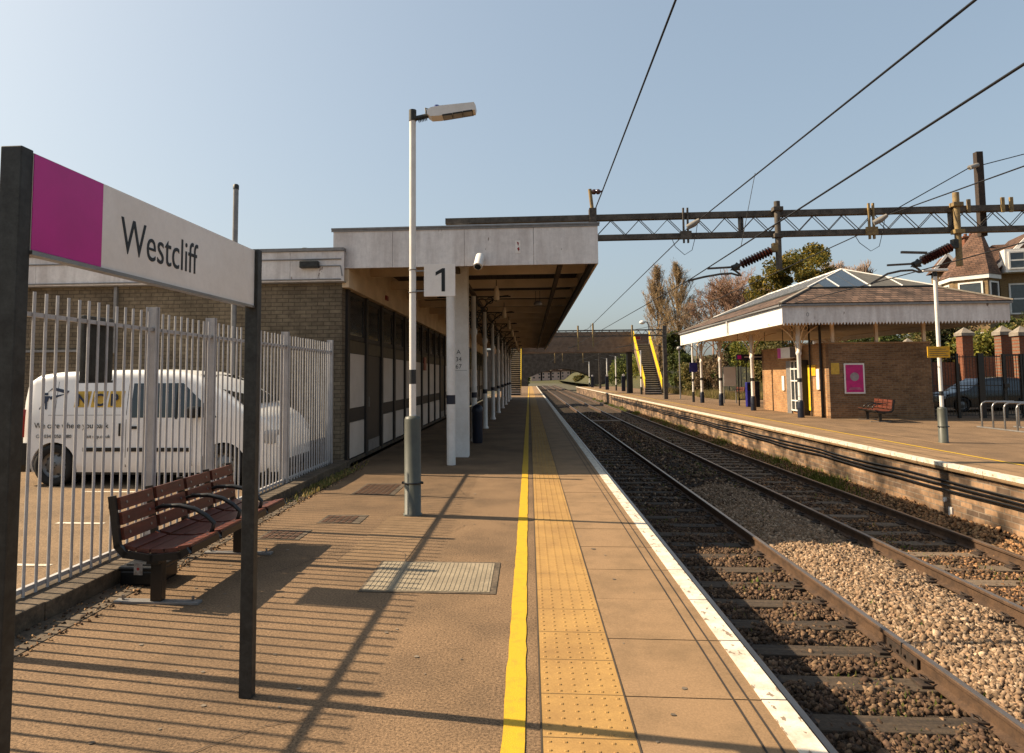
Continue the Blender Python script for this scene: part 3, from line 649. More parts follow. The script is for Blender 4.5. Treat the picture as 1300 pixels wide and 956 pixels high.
# ================================================================ van + car loft
def loft_body(name,m,parent,stations,wfun,org,arches,r_arch,zb=.2,n_side=10,mirror_dir=1,mat_dark='tyre'):
    """stations: list of (x, ztop, wscale, rcorner)"""
    ox,oy,oz=org; rings=[]
    for (x,zt,wsc,rc) in stations:
        ring=[]
        zs=[zb+(zt-rc-zb)*i/n_side for i in range(n_side+1)]
        for z in zs: ring.append((wfun(z)*wsc,z))
        wt=wfun(zt-rc)*wsc
        for k in range(1,6):
            a_=k/5*pi/2; ring.append((wt-rc+rc*math.cos(a_) ,zt-rc+rc*math.sin(a_)))
        ring.append((0,zt+.012))
        full=[(-y,z) for y,z in ring]; full=full[:-1]; ring2=ring[::-1]
        sec=full+ring2
        rings.append([(ox+x*mirror_dir,oy+y,oz+z) for y,z in sec])
    mb=MB(); n=len(rings[0]); vs=[p for g in rings for p in g]
    mb.add(vs,[(i*n+k,i*n+k+1,(i+1)*n+k+1,(i+1)*n+k) for i in range(len(rings)-1) for k in range(n-1)]+[(i*n+n-1,i*n,(i+1)*n,(i+1)*n+n-1) for i in range(len(rings)-1)],True)
    mb.add(rings[0],[tuple(range(n))]); mb.add(rings[-1],[tuple(range(n))[::-1]])
    o=mb.build(name,m,parent)
    bm=bmesh.new(); bm.from_mesh(o.data); bmesh.ops.remove_doubles(bm,verts=bm.verts,dist=.0005); bmesh.ops.recalc_face_normals(bm,faces=bm.faces); bm.to_mesh(o.data); bm.free()
    c=MB()
    for ax in arches:
        c.cyl((ox+ax*mirror_dir,oy-1.2,oz+.29),(ox+ax*mirror_dir,oy+1.2,oz+.29),r_arch,n=32)
    cu=c.build('cut','tyre',parent); md=o.modifiers.new('b','BOOLEAN'); md.object=cu; md.operation='DIFFERENCE'; md.solver='EXACT'
    bpy.context.view_layer.update()
    me=bpy.data.meshes.new_from_object(o.evaluated_get(bpy.context.evaluated_depsgraph_get())); o.modifiers.clear(); o.data=me; me.name=name
    for p_ in me.polygons: p_.use_smooth=True
    bm=bmesh.new(); bm.from_mesh(me)
    for e in bm.edges:
        if len(e.link_faces)==2 and e.calc_face_angle(0)>R(35): e.smooth=False
    bm.to_mesh(me); bm.free()
    bpy.data.objects.remove(cu); return o
def wheel(x,y,z,r,parent,side=-1):
    """side -1: outside faces -y"""
    w_=MB(); prof=[(.62,0),(.80,-.02),(.97,-.015),(1,.03),(1,.15),(.96,.18),(.6,.18)]
    n=32; vs=[]
    for (rr,dy) in prof:
        for k in range(n): a_=2*pi*k/n; vs.append((x+rr*r*math.cos(a_),y-side*dy,z+rr*r*math.sin(a_)))
    w_.add(vs,[(i*n+k,i*n+(k+1)%n,(i+1)*n+(k+1)%n,(i+1)*n+k) for i in range(len(prof)-1) for k in range(n)],True)
    w_.add(vs[-n:],[tuple(range(n))]); wo_=w_.build('wheel','tyre',parent)
    g=MB(); prof=[(.62,.01),(.58,.035),(.50,.05),(.42,.03),(.22,.025),(.16,.01),(.05,.008)]; vs=[]
    for (rr,dy) in prof:
        for k in range(n): a_=2*pi*k/n; vs.append((x+rr*r*math.cos(a_),y-side*dy,z+rr*r*math.sin(a_)))
    g.add(vs,[(i*n+k,i*n+(k+1)%n,(i+1)*n+(k+1)%n,(i+1)*n+k) for i in range(len(prof)-1) for k in range(n)],True); g.add(vs[-n:],[tuple(range(n))]); g.build('rim','rim',wo_)
    h=MB()
    for k in range(10): a_=2*pi*k/10; h.cyl((x+.46*r*math.cos(a_),y-side*.03,z+.46*r*math.sin(a_)),(x+.46*r*math.cos(a_),y-side*.044+side*.0,z+.46*r*math.sin(a_)),.018,n=8)
    for k in range(5): a_=2*pi*k/5; h.cyl((x+.12*r*math.cos(a_),y-side*.000,z+.12*r*math.sin(a_)),(x+.12*r*math.cos(a_),y-side*.02,z+.12*r*math.sin(a_)),.009,n=6)
    h.build('wheel_holes','band_dark',wo_)
VX,VY,VZ=-7.40,10.20,.005
van=thing('delivery_van',(VX+1.9,VY,VZ),'white panel van with yellow letter squares on its side parked behind the railings','van')
def vw(z):
    if z<.3: return .80+.05*min(1,(z-.2)/.1)
    if z<.95: return .85-.004*abs(z-.6)
    return .85-.12*((z-.95)/.75)**1.4
st=[(0.0,.60,.86,.05),(.02,1.30,.90,.10),(.07,1.52,.955,.12),(.20,1.60,.985,.13),(.5,1.64,1,.13),(1.2,1.665,1,.13),(1.9,1.665,1,.13),(2.35,1.64,1,.13),(2.62,1.57,1,.13),(2.88,1.43,1,.12),(3.14,1.26,1,.10),(3.34,1.11,1,.09),(3.48,1.05,.98,.07),(3.62,.97,.94,.07),(3.74,.86,.88,.07),(3.81,.70,.83,.07),(3.84,.50,.78,.05)]
body=loft_body('body','van_white',van,st,vw,(VX,VY,VZ),(.55,3.08),.34)
def vpatch(x0,x1,z0,z1,off=.004,shape=None,nx=6,nz=4,yb=None):
    """patch on the near side following the body"""
    p=MB(); vs=[]
    for j_ in range(nz+1):
        for i in range(nx+1):
            z=z0+(z1-z0)*j_/nz; xa=x0 if shape is None else shape[0](z); xb=x1 if shape is None else shape[1](z)
            x=xa+(xb-xa)*i/nx; vs.append((VX+x,VY-(vw(z)+off),VZ+z))
    n=nx+1; m_=len(vs); vs+= [(a_,b_+.006,c_) for a_,b_,c_ in vs]
    p.add(vs,[(j_*n+i,j_*n+i+1,(j_+1)*n+i+1,(j_+1)*n+i) for j_ in range(nz) for i in range(nx)])
    bd=[i for i in range(n)]+[j_*n+nx for j_ in range(1,nz+1)]+[nz*n+i for i in range(nx-1,-1,-1)]+[j_*n for j_ in range(nz-1,0,-1)]
    p.add(vs,[(bd[i],bd[(i+1)%len(bd)],bd[(i+1)%len(bd)]+m_,bd[i]+m_) for i in range(len(bd))])
    return p
vpatch(1.70,2.9,.98,1.47,shape=(lambda z:1.70,lambda z:2.98-(max(0,z-1.0))*1.15),off=.003).build('side_window','glass_dark',van)
vpatch(2.36,2.39,.96,1.47,off=.006,nx=1).build('window_pillar','black_plastic',van)
vpatch(1.0,1.60,.50,.555,off=.012).build('rubbing_strip','black_plastic',van)
vpatch(1.67,2.60,.50,.555,off=.012).build('rubbing_strip','black_plastic',van)
for xx in (1.63,): vpatch(xx,xx+.008,.28,1.50,off=.0012,nx=1,nz=8).build('door_gap','band_dark',van)
vpatch(.55,.556,.75,1.5,off=.0012,nx=1,nz=8).build('panel_gap','galv_dark',van)
vpatch(.45,1.60,1.015,1.02,off=.0012,nx=6,nz=1).build('body_crease','galv_dark',van)
vpatch(2.62,2.626,.30,.98,off=.0012,nx=1,nz=8).build('door_gap','band_dark',van)
vpatch(1.53,1.59,.72,.90,off=.014,nx=2).build('door_handle','black_plastic',van)
vpatch(1.70,1.83,.82,.86,off=.014,nx=2).build('door_handle','black_plastic',van)
vpatch(-.0,.13,.20,.62,off=.012,nx=3,shape=(lambda z:.04,lambda z:.20-(z-.2)*.12)).build('rear_bumper','black_plastic',van)
MB().bbox(VX-.05,VX+.06,VY-.78,VY+.78,VZ+.22,VZ+.60,.04).build('rear_bumper','black_plastic',van)
vpatch(0,1,.70,1.10,off=-.012,shape=(lambda z:.012+.02*(z-.7),lambda z:.085+.02*(z-.7)),nx=2).build('tail_light','lamp_red',van)
MB().bbox(VX-.012,VX+.05,VY-.78,VY-.70,VZ+.72,VZ+1.08,.015).build('tail_light','lamp_red',van)
MB().bbox(VX+3.72,VX+3.87,VY-.64,VY+.64,VZ+.20,VZ+.36,.04).build('front_bumper','black_plastic',van)
for sg in (-1,1): MB().bbox(VX+3.56,VX+3.80,VY+sg*.67-.125,VY+sg*.67+.125,VZ+.60,VZ+.80,.05).build('headlight','lamp_clear',van)
ws=MB(); ws.add([(VX+2.60,VY-.60,VZ+1.592),(VX+2.60,VY+.60,VZ+1.592),(VX+3.32,VY+.70,VZ+1.165),(VX+3.32,VY-.70,VZ+1.165)],[(0,1,2,3)]); ws.build('windscreen','glass_dark',van)
MB().bbox(VX+2.62,VX+2.76,VY-1.04,VY-.86,VZ+.98,VZ+1.14,.03).build('mirror','black_plastic',van)
MB().box(VX+.3,VX+3.7,VY-.75,VY+.75,VZ+.16,VZ+.30).build('underbody','band_dark',van)
for ax in (.55,3.08):
    wheel(VX+ax,VY-.83,VZ+.30,.30,van,-1); wheel(VX+ax,VY+.83,VZ+.30,.30,van,1)
    MB().cyl((VX+ax,VY-.6,VZ+.30),(VX+ax,VY+.6,VZ+.30),.33,n=24).build('wheel_well','band_dark',van)
VF=VY-.862
for k,ch in enumerate('NCP'):
    x0=VX+.83+k*.255; zl=1.07
    sq=MB(); z0,z1=VZ+1.13,VZ+1.36
    def yy(z): return VY-(vw(z-VZ)+.005)
    sq.add([(x0,yy(z0),z0),(x0+.215,yy(z0),z0),(x0+.245,yy(z1),z1),(x0+.02,yy(z1),z1)],[(0,1,2,3)])
    sq.add([(x0,yy(z0)+.008,z0),(x0+.215,yy(z0)+.008,z0),(x0+.245,yy(z1)+.008,z1),(x0+.02,yy(z1)+.008,z1)],[(0,1,2,3)])
    s1=sq.build('letter_square','gold',van)
    text('letter',ch,.245,'letter_blue',s1,(x0+.035,yy(z0)-.003,z0+.022),(1,0,0),(0,.055,1),.001,bold=.004)
text('slogan','We care where you park',.118,'letter_black',van,(VX+.25,VY-(.85+.006),VZ+.83),(1,0,0),(0,0,1),.001,sx=.93)
text('phone_number','Call 0345 050 7080',.072,'letter_black',van,(VX+.28,VY-(.85+.006),VZ+.69),(1,0,0),(0,0,1),.001,sx=.95)
text('web_address','Visit ncp.co.uk',.072,'letter_black',van,(VX+1.0,VY-(.85+.006),VZ+.69),(1,0,0),(0,0,1),.001,sx=.95)
em=MB(); yv=lambda z: VY-(vw(z)+.006)
def poly(mb,pts):
    pts=[(.30+(x-.30)*1.35,1.10+(z-1.0)*.92) for x,z in pts]; mb.add([(VX+x,yv(z),VZ+z) for x,z in pts]+[(VX+x,yv(z)+.006,VZ+z) for x,z in pts],[tuple(range(len(pts)))])
poly(em,[(.36,1.24),(.43,1.35),(.62,1.29),(.60,1.24),(.42,1.31)]); poly(em,[(.40,1.20),(.60,1.25),(.62,1.28),(.42,1.15)])
em.build('emblem_wing','letter_blue',van)
em=MB(); poly(em,[(.345,1.22),(.385,1.22),(.385,1.26),(.345,1.26)]); poly(em,[(.34,1.12),(.39,1.12),(.41,1.21),(.34,1.21)]); poly(em,[(.34,1.12),(.30,1.0),(.32,1.0),(.365,1.12)]); poly(em,[(.36,1.12),(.37,1.0),(.39,1.0),(.385,1.12)])
em.build('emblem_figure','letter_blue',van)
# dark tyre-like planter by fence end
t=thing('road_cone_base',(-3.75,10.95,.035),'dark grey domed utility cover at the end of the railings by the wall','cover') if False else None
# white pole by building
t=thing('white_mast',(-4.99,11.1,0),'tall thin pale pole standing before the brick wall behind the van','pole')
MB().cyl((-4.99,11.1,0),(-4.99,11.1,4.78),.045,n=16).build('pole','galv',t)
MB().lathe((-4.99,11.1,4.78),[(.05,0),(.05,.07),(.03,.09),(.0,.095)],16).build('pole_cap','galv_dark',t)
# ================================================================ station building (left)
FY=11.6; BX=-3.24
sb=thing('station_building',(-8,14,0),'long brick station building with white roof fascia and panelled platform front','building')
p=MB(); p.box(-30,BX-.02,FY,FY+.25,-.1,3.24); p.build('end_wall','brick_stock',sb)
p=MB(); p.box(-30,BX-.06,FY+.26,52,3.2,3.74); p.build('roof_core','slate',sb)
# end fascia: boards
p=MB(); x=-30
while x<-3.3:
    x1=min(x+2.35,-3.19); p.box(x+.003,x1-.003,FY-.14,FY-.10,3.215,3.74); x=x1
p.build('roof_fascia','fascia_paint',sb)
p=MB(); p.box(-30,-3.19,FY-.17,FY+.3,3.745,3.80); p.box(-30,-3.19,FY-.099,FY+.25,3.20,3.214); p.build('roof_trim','galv',sb)
MB().cyl((-30,FY-.15,3.60),(-3.24,FY-.15,3.60),.012,n=6).cyl((-30,FY-.15,3.255),(-3.24,FY-.15,3.245),.012,n=6).build('conduit','galv',sb)
MB().bbox(-3.95,-3.62,FY-.26,FY-.142,3.44,3.56,.015).build('floodlight','galv_dark',sb)
MB().tube([(-3.62,FY-.15,3.48),(-3.25,FY-.15,3.48),(-3.22,FY-.15,3.3)],.01,6).build('lamp_cable','galv',sb)
MB().lathe((-4.0,FY+.2,3.8),[(.09,0),(.09,.03),(.06,.07),(0,.08)],16).build('roof_vent','galv_dark',sb)
MB().bbox(-7.42,-7.36,FY-.06,FY,2.0,3.2,.01).box(-12,-7.42,FY-.05,FY-.002,2.03,2.07).build('downpipe','galv',sb)
# platform front facade
p=MB(); p.box(BX-.25,BX-.06,FY+.25,52,-.05,3.2); p.build('rear_panelling','dark_brown',sb)
p=MB(); p.box(BX-.02,BX+.10,FY+.0,52,3.12,3.44); p.build('lintel_beam','cream_paint',sb)
p=MB(); p.box(BX-.019,BX+.02,FY+.25,52,0,.06); p.build('plinth','kerb_conc',sb)
pitch=1.40; y=FY+.22; k=0
while y<51:
    MB().box(BX-.06,BX+.03,y,y+.16,.0,3.12).build('mullion','dark_brown',sb)
    a0,a1=y+.16,y+pitch
    if k in (1,9,16,22):
        MB().box(BX-.055,BX-.015,a0+.14,a1,.02,1.98).build('door','door_brown',sb)
        MB().box(BX-.055,BX-.012,a0+.01,a0+.12,.06,1.98).build('side_panel','facade_panel',sb)
        MB().box(BX-.014,BX-.008,a0+.2,a1-.06,.05,.28).build('kick_plate','galv',sb)
        MB().box(BX-.014,BX+.004,a0+.18,a0+.21,.95,1.15).build('door_handle','galv',sb)
    else:
        MB().box(BX-.055,BX-.012,a0+.01,a1-.01,.98,1.98).build('upper_panel','facade_panel',sb)
        MB().box(BX-.055,BX-.012,a0+.01,a1-.01,.08,.72).build('lower_panel','facade_panel',sb)
        MB().box(BX-.055,BX-.005,a0,a1,.73,.97).build('mid_rail','dark_brown',sb)
    MB().box(BX-.055,BX-.004,a0,a1,1.99,2.22).build('transom','olive_band',sb)
    wd=MB().box(BX-.055,BX-.018,a0+.10,a1-.10,2.32,3.02).build('window','glass_win',sb)
    f=MB(); f.box(BX-.056,BX-.008,a0,a0+.10,2.23,3.10); f.box(BX-.056,BX-.008,a1-.10,a1,2.23,3.10); f.box(BX-.056,BX-.0085,a0+.10,a1-.10,2.23,2.32); f.box(BX-.056,BX-.0085,a0+.10,a1-.10,3.02,3.10); f.build('frame','dark_brown',wd)
    y+=pitch; k+=1
t=tag(MB().box(BX+.03,BX+.05,20.5,20.95,1.75,2.15).build('red_notice','red'),'small red notice on the dark panelled front under the canopy','notice')
tag(MB().bbox(BX+.10,BX+.13,14.6,14.85,3.24,3.34,.005).build('alarm_box','red'),'small red box on the cream beam under the canopy','box')
# ================================================================ canopy
cp=thing('platform_canopy',(-1,30,0),'long white fronted platform canopy on white columns beside the station building','canopy')
CE=50
p=MB(); x=-3.42
for x1 in (-2.36,-1.10,.10,1.20):
    p.box(x+.003,x1-.003,FY-.02,FY+.02,3.455,4.135); x=x1
p.build('front_fascia','fascia_paint',cp)
p=MB(); p.box(-3.45,1.23,FY-.05,FY+.06,4.137,4.165); p.box(-3.45,1.225,FY-.035,FY-.021,4.10,4.136); p.build('front_trim','galv',cp)
MB().box(-3.419,-3.38,FY+.022,FY+4,3.46,4.13).build('side_fascia','fascia_paint',cp)
MB().box(-3.37,-3.28,FY+.30,CE,3.38,3.979).build('upstand','cream_paint',cp)
p=MB(); p.box(1.165,1.20,FY+.022,CE,3.46,4.13); p.build('track_fascia','cream_paint',cp)
p=MB(); p.box(-3.37,1.163,FY+.022,CE,3.98,4.12); p.build('roof_deck','soffit',cp)
p=MB(); x=-3.3
while x<1.1: p.box(x,x+.012,FY+.03,CE,3.972,3.9795); x+=.15
p.build('soffit_joints','plank_joint',cp)
y=FY+.12; k=0
while y<CE:
    MB().box(-3.36,1.16,y,y+.09,3.64,3.84).build('cross_beam','cream_paint',cp); y+=2.1; k+=1
for x in (-1.40,.55): MB().box(x,x+.08,FY+.10,CE,3.54,3.635).build('long_beam','soffit',cp)
MB().box(1.08,1.16,FY+.03,CE,3.47,3.555).build('edge_beam','dark_brown',cp)
MB().tube([(-3.2,FY+.35,3.52),(-.2,FY+.35,3.52),(1.05,FY+.35,3.52)],.012,6).build('conduit','galv_dark',cp)
def canopy_column(y,x=-1.33,label=None):
    c=MB(); c.lathe((x,y,0),[(.095,0),(.095,.05),(.07,.08),(.068,1.2),(.060,2.55),(.085,2.58),(.085,2.66),(.06,2.70),(.06,3.50)],18); co_=c.build('column','white_paint',cp)
    MB().cyl((x,y,1.04),(x,y,1.17),.0705,n=18).build('band','navy',co_)
    b=MB()
    for sg in (-1,1):
        R0=.78; pts=[(x+sg*(.07+R0-R0*math.cos(a_)),y,2.72+R0*math.sin(a_)) for a_ in np.linspace(0,pi/2,12)]
        b.tube(pts,.018,6)
        b.bar((x+sg*.06,y,3.48),(x+sg*.9,y,3.48),.03,.03); b.bar((x+sg*.06,y,2.72),(x+sg*.06,y,3.48),.03,.03)
        for cx,cz,rr in ((.20,3.33,.11),(.40,3.39,.075),(.15,3.08,.075),(.54,3.42,.045),(.11,2.92,.045),(.29,3.18,.05)):
            b.tube([(x+sg*(cx+rr*math.cos(q)),y,cz+rr*math.sin(q)) for q in np.linspace(0,2*pi,15)[:-1]],.011,5,True)
    b.build('bracket','galv_dark',co_)
for y in (16.35,20.4,24.8,29.2,33.6,38,42.4,46.8): canopy_column(y)
# sign bracket row near front: ornate bracket on gantry mast column is plain
for i,y in enumerate((14.0,18.3,22.6,26.9,31.2,35.5,39.8,44.1)):
    t=thing('pendant_lamp',(-.66,y,3.2),'cream bell lamp hanging under the canopy, number %d from the front'%(i+1) if False else ['nearest','second','third','fourth','fifth','sixth','seventh','farthest'][i]+' cream bell lamp hanging in the row under the canopy','lamp','bell lamps under the canopy')
    MB().lathe((-.66,y,3.13),[(.055,0),(.06,.02),(.055,.18),(.035,.27),(.02,.29)],14).build('shade','cream_paint',t)
    MB().cyl((-.66,y,3.40),(-.66,y,3.55),.01,n=6).build('stem','galv_dark',t)
t=thing('strip_lamp',(.22,16,3.3),'small round lamp hanging on two rods near the canopy edge','lamp')
MB().lathe((.22,16,3.22),[(.09,0),(.10,.03),(.07,.09),(.02,.10)],14).build('shade','galv',t); MB().cyl((.17,16,3.3),(.17,16,3.56),.006,n=6).cyl((.27,16,3.3),(.27,16,3.56),.006,n=6).build('rod','galv_dark',t)
# cctv
t=thing('cctv_camera',(-.80,FY-.12,3.4),'white cylindrical camera hanging from the canopy front edge','camera')
cx,cy=-.815,FY-.13
MB().bbox(cx-.035,cx+.035,cy-.03,FY-.021,3.56,3.64,.008).build('mount','galv',t)
MB().cyl((cx,cy+.03,3.60),(cx-.03,cy-.14,3.40),.078,n=20).build('housing','white_paint',t)
MB().cyl((cx-.031,cy-.145,3.396),(cx-.033,cy-.155,3.384),.055,n=20).build('lens','glass_dark',t)
# small red-white mark on fascia
t=thing('warning_plate',(-.15,FY-.03,3.72),'small worn red and white warning plate on the canopy fascia','sign')
MB().box(-.215,-.125,FY-.026,FY-.0215,3.66,3.88).build('plate','sign_white',t)
MB().add([(-.19,FY-.028,3.86),(-.15,FY-.028,3.84),(-.165,FY-.028,3.78)],[(0,1,2)]).add([(-.15,FY-.028,3.77),(-.185,FY-.028,3.74),(-.16,FY-.028,3.69),(-.14,FY-.028,3.72)],[(0,1,2,3)]).build('marks','red',t)
# white post at canopy front
t=thing('white_post',(-1.385,11.95,0),'slim white post with a dark band just inside the canopy front','post')
MB().cyl((-1.385,11.95,0),(-1.385,11.95,3.55),.078,n=20).build('pole','white_paint',t); MB().cyl((-1.385,11.95,1.06),(-1.385,11.95,1.22),.0795,n=20).build('band','navy',t)
# litter bin
t=thing('litter_bin',(-1.33,16.0,0),'dark rounded litter bin beside the second canopy column','bin')
MB().lathe((-1.22,15.9,0),[(.11,0),(.12,.05),(.13,.70),(.14,.74),(.12,.84),(.04,.9),(0,.9)],18).build('bin_body','navy',t)
# ================================================================ gantries
GY=13.2
def zat(v,y): return H+(478.5-v)/860*y
def lattice(mb,x0,x1,zb_,zt_,y,n,r=.012):
    dx=(x1-x0)/n
    for i in range(n):
        a_=x0+i*dx
        for yy in (y-.05,y+.05):
            mb.bar((a_,yy,zb_),(a_+dx/2,yy,zt_),r,r); mb.bar((a_+dx/2,yy,zt_),(a_+dx,yy,zb_),r,r)
gz0,gz1=4.22,4.61
g1=thing('overhead_line_gantry',(4,GY,0),'near lattice gantry boom spanning the tracks with insulators hanging below','gantry','overhead line gantries')
MB().box(-1.62,9.55,GY-.07,GY+.07,gz1-.05,gz1+.06).build('top_chord','gantry',g1)
MB().box(-1.62,9.55,GY-.07,GY+.07,gz0-.05,gz0+.05).build('bottom_chord','gantry',g1)
l=MB(); lattice(l,1.35,9.5,gz0+.05,gz1-.05,GY,15); 
for x in (4.05,4.10,7.9,7.95): l.box(x,x+.018,GY-.06,GY+.06,gz0+.05,gz1-.05)
l.build('lattice','gantry',g1)
p=MB(); p.bbox(-1.48,-1.18,GY-.15,GY+.15,0,4.5,.008); mo=p.build('mast','white_paint',g1)
for i,(s,z) in enumerate((('A',1.98),('34',1.84),('67',1.70))): text('number_marking',s,.12,'band_dark',mo,(-1.36,GY-.151,z),(1,0,0),(0,0,1),.0006,align='CENTER')
MB().box(-1.46,-1.20,GY-.1525,GY-.150,1.66,1.665).build('marking_line','band_dark',mo)
p=MB(); p.bbox(9.55,9.85,GY-.12,GY+.12,0,5.0,.008); p.build('mast','gantry',g1)
# brackets / drop posts
p=MB(); p.box(1.20,1.34,GY-.10,GY+.10,4.10,4.80); p.box(1.22,1.32,GY-.12,GY-.10,3.95,4.62); p.build('end_bracket','gantry',g1)
p=MB(); p.cyl((1.26,GY-.05,4.78),(1.22,GY-.05,5.18),.035,n=12); u1=p.build('upright','gantry_yellow',g1)
MB().cyl((1.22,GY-.05,5.12),(1.46,GY-.05,5.13),.02,n=10).lathe((1.30,GY-.05,5.08),[(.03,0),(.05,.03),(.05,.06),(.03,.09)],12).lathe((1.38,GY-.05,5.08),[(.03,0),(.05,.03),(.05,.06),(.03,.09)],12).build('insulator','insulator',u1)
def brk(x,bm_): 
    p=MB(); p.box(x-.05,x-.02,GY-.12,GY-.071,gz0-.15,gz1+.14); p.box(x+.03,x+.06,GY-.12,GY-.071,gz0-.15,gz1+.14); p.bbox(x-.10,x+.11,GY-.13,GY-.071,gz0-.08,gz0+.08,.01); o=p.build('hanger',bm_,g1)
    MB().tube([(x+.24,GY-.2,gz1-.12),(x+.14,GY-.17,gz1-.19),(x+.02,GY-.14,gz1-.25)],[.035,.06,.05],10).build('insulator','porcelain',o)
    MB().tube([(x-.22,GY+.1,gz0-.02),(x-.18,GY,gz0-.20),(x-.03,GY-.1,gz0-.38),(x+.10,GY-.15,gz0-.30),(x+.18,GY-.15,gz0),(x+.22,GY-.18,gz1-.1)],.006,6).build('jumper','wire',o)
brk(3.02,'gantry'); brk(6.44,'gantry_yellow')
def arm(x,zt_,xi,tipx,tipz,m_):
    """drop tube, slanted ribbed insulator, registration arm"""
    zb_=3.52
    p=MB(); p.cyl((x,GY-.14,zb_),(x,GY-.14,zt_),.055,n=14); p.bbox(x-.09,x+.09,GY-.22,GY-.07,gz1+.02,gz1+.10,.01); p.bbox(x-.09,x+.09,GY-.22,GY-.07,gz0-.10,gz0-.02,.01); o=p.build('drop_tube',m_,g1)
    a_=Vector((x-.14,GY-.14,3.88)); b_=Vector((xi,GY-.14,3.61)); dv=(b_-a_).normalized()
    q=MB(); n=11; L_=(b_-a_).length; q.cyl(a_,b_,.032,n=10)
    for i in range(n):
        c=a_+dv*(L_*(i+.6)/(n+.6)); q.cyl(c-dv*.010,c+dv*.012,.092,.045,n=16)
    q.build('ribbed_insulator','insulator',o)
    MB().cyl(a_-dv*.10,a_+dv*.02,.05,n=12).bbox(x-.12,x+.02,GY-.19,GY-.09,3.85,4.02,.01).build('end_fitting','gantry_yellow' if m_=='gantry' else 'galv_dark',o)
    q=MB(); q.cyl(b_,b_+dv*.13,.05,.06,n=12); q.add([(b_.x-.04,GY-.17,3.67),(b_.x-.16,GY-.17,3.52),(b_.x+.02,GY-.17,3.52),(b_.x-.04,GY-.11,3.67),(b_.x-.16,GY-.11,3.52),(b_.x+.02,GY-.11,3.52)],[(0,1,2),(3,5,4),(0,1,4,3),(1,2,5,4),(2,0,3,5)]); q.build('clamp','galv_dark',o)
    q=MB(); q.bar((b_.x-.58,GY-.14,3.56),(b_.x+.02,GY-.14,3.585),.035,.035); q.tube([(b_.x-.12,GY-.14,3.55),(b_.x-.02,GY-.14,3.47),(b_.x+.04,GY-.14,3.41),(b_.x-.02,GY-.14,3.42),(b_.x-.14,GY-.14,3.46),(b_.x-.35,GY-.14,3.45),(tipx+.3,GY-.14,3.40),(tipx,GY-.14,tipz)],.020,8); q.build('registration_arm','gantry',o)
arm(4.72,4.82,3.98,3.02,3.33,'gantry'); arm(7.95,4.90,7.25,6.37,3.22,'gantry_yellow')
MB().bar((6.93,GY-.14,3.80),(7.38,GY-.14,3.78),.05,.04).build('stay_rod','gantry',g1)
for x,h_ in ((8.20,4.78),(8.80,4.80),(8.95,4.80)): MB().bbox(x-.03,x+.03,GY-.11,GY-.071,gz1-.09,h_,.005).build('clamp_plate','gantry_yellow',g1)
um=MB().bbox(8.50,8.62,GY+.08,GY+.19,4.12,5.74,.006).build('upright','iron_rust',g1)
MB().cyl((8.34,GY+.05,5.42),(8.52,GY+.1,5.48),.045,n=12).build('insulator','porcelain',um)
# far gantries
def far_gantry(y,label):
    t=thing('overhead_line_gantry',(4,y,0),label,'gantry','overhead line gantries')
    MB().box(-1.6,9.0,y-.06,y+.06,gz1-.03,gz1+.05).build('top_chord','gantry',t); MB().box(-1.6,9.0,y-.06,y+.06,gz0-.03,gz0+.05).build('bottom_chord','gantry',t)
    l=MB(); lattice(l,1.3,9,gz0+.05,gz1-.03,y,16,.02); l.build('lattice','gantry',t)
    MB().bbox(8.9,9.15,y-.12,y+.12,0,4.9,.01).build('mast','gantry',t)
    MB().bbox(-1.75,-1.5,y-.12,y+.12,0,4.9,.01).build('mast','gantry',t)
    for x,z0,z1 in ((3.3,3.3,4.95),(4.3,3.5,5.1),(6.9,3.3,4.95)): 
        MB().cyl((x,y-.1,z0),(x,y-.1,z1),.06,n=8).build('drop_tube','gantry_yellow',t)
    MB().bar((2.6,y-.1,3.45),(3.3,y-.1,3.6),.05,.05).bar((5.8,y-.1,3.45),(6.9,y-.1,3.6),.05,.05).build('registration_arm','gantry',t)
far_gantry(46,'second lattice gantry over the tracks just before the footbridge'); far_gantry(88,'distant lattice gantry beyond the footbridge')
# wires
def wire(pts,r,label,sag=0,name='overhead_wire'):
    P_=[]
    for a_,b_ in zip(pts[:-1],pts[1:]):
        for k in range(12):
            t_=k/12; p_=Vector(a_).lerp(Vector(b_),t_); p_.z-=sag*4*t_*(1-t_)*min(1,abs(b_[1]-a_[1])/30); P_.append(p_)
    P_.append(Vector(pts[-1])); o=MB().tube(P_,r*.85,6).build(name,'wire'); tag(o,label,'wire','overhead line wires'); return o
wire([(1.50,2,5.30),(1.46,GY-.05,5.13),(1.40,46,5.0),(1.3,88,5.0)],.015,'leftmost thick wire running up from the canopy corner')
wire([(2.7,0,3.66),(2.95,4.5,3.98),(3.14,8,4.24),(3.26,GY-.2,gz1-.12)],.012,'steep catenary wire rising from the near gantry to the top right')
wire([(3.0,GY-.1,gz0+.02),(2.75,32,3.75),(2.7,46,4.4),(2.7,88,4.4)],.012,'catenary wire of the near track beyond the near gantry')
wire([(2.82,-2,3.32),(2.88,4,3.32),(3.02,GY-.14,3.33),(2.7,46,3.42),(2.65,88,3.42)],.011,'contact wire over the near track')
wire([(6.3,2,3.9),(6.55,9,4.25),(6.68,GY-.2,gz1-.12)],.012,'catenary wire of the far track on the right above the tiled roof')
wire([(6.4,GY-.1,gz0+.02),(5.85,30,3.8),(5.8,46,4.4),(5.8,88,4.4)],.012,'catenary wire of the far track beyond the near gantry')
wire([(6.5,-2,3.24),(6.37,GY-.14,3.22),(5.8,46,3.42),(5.8,88,3.42)],.011,'contact wire over the far track')
wire([(8.34,GY+.05,5.42),(6.68,GY-.2,gz1-.10)],.012,'short slanting wire from the rusty upright down to the gantry boom')
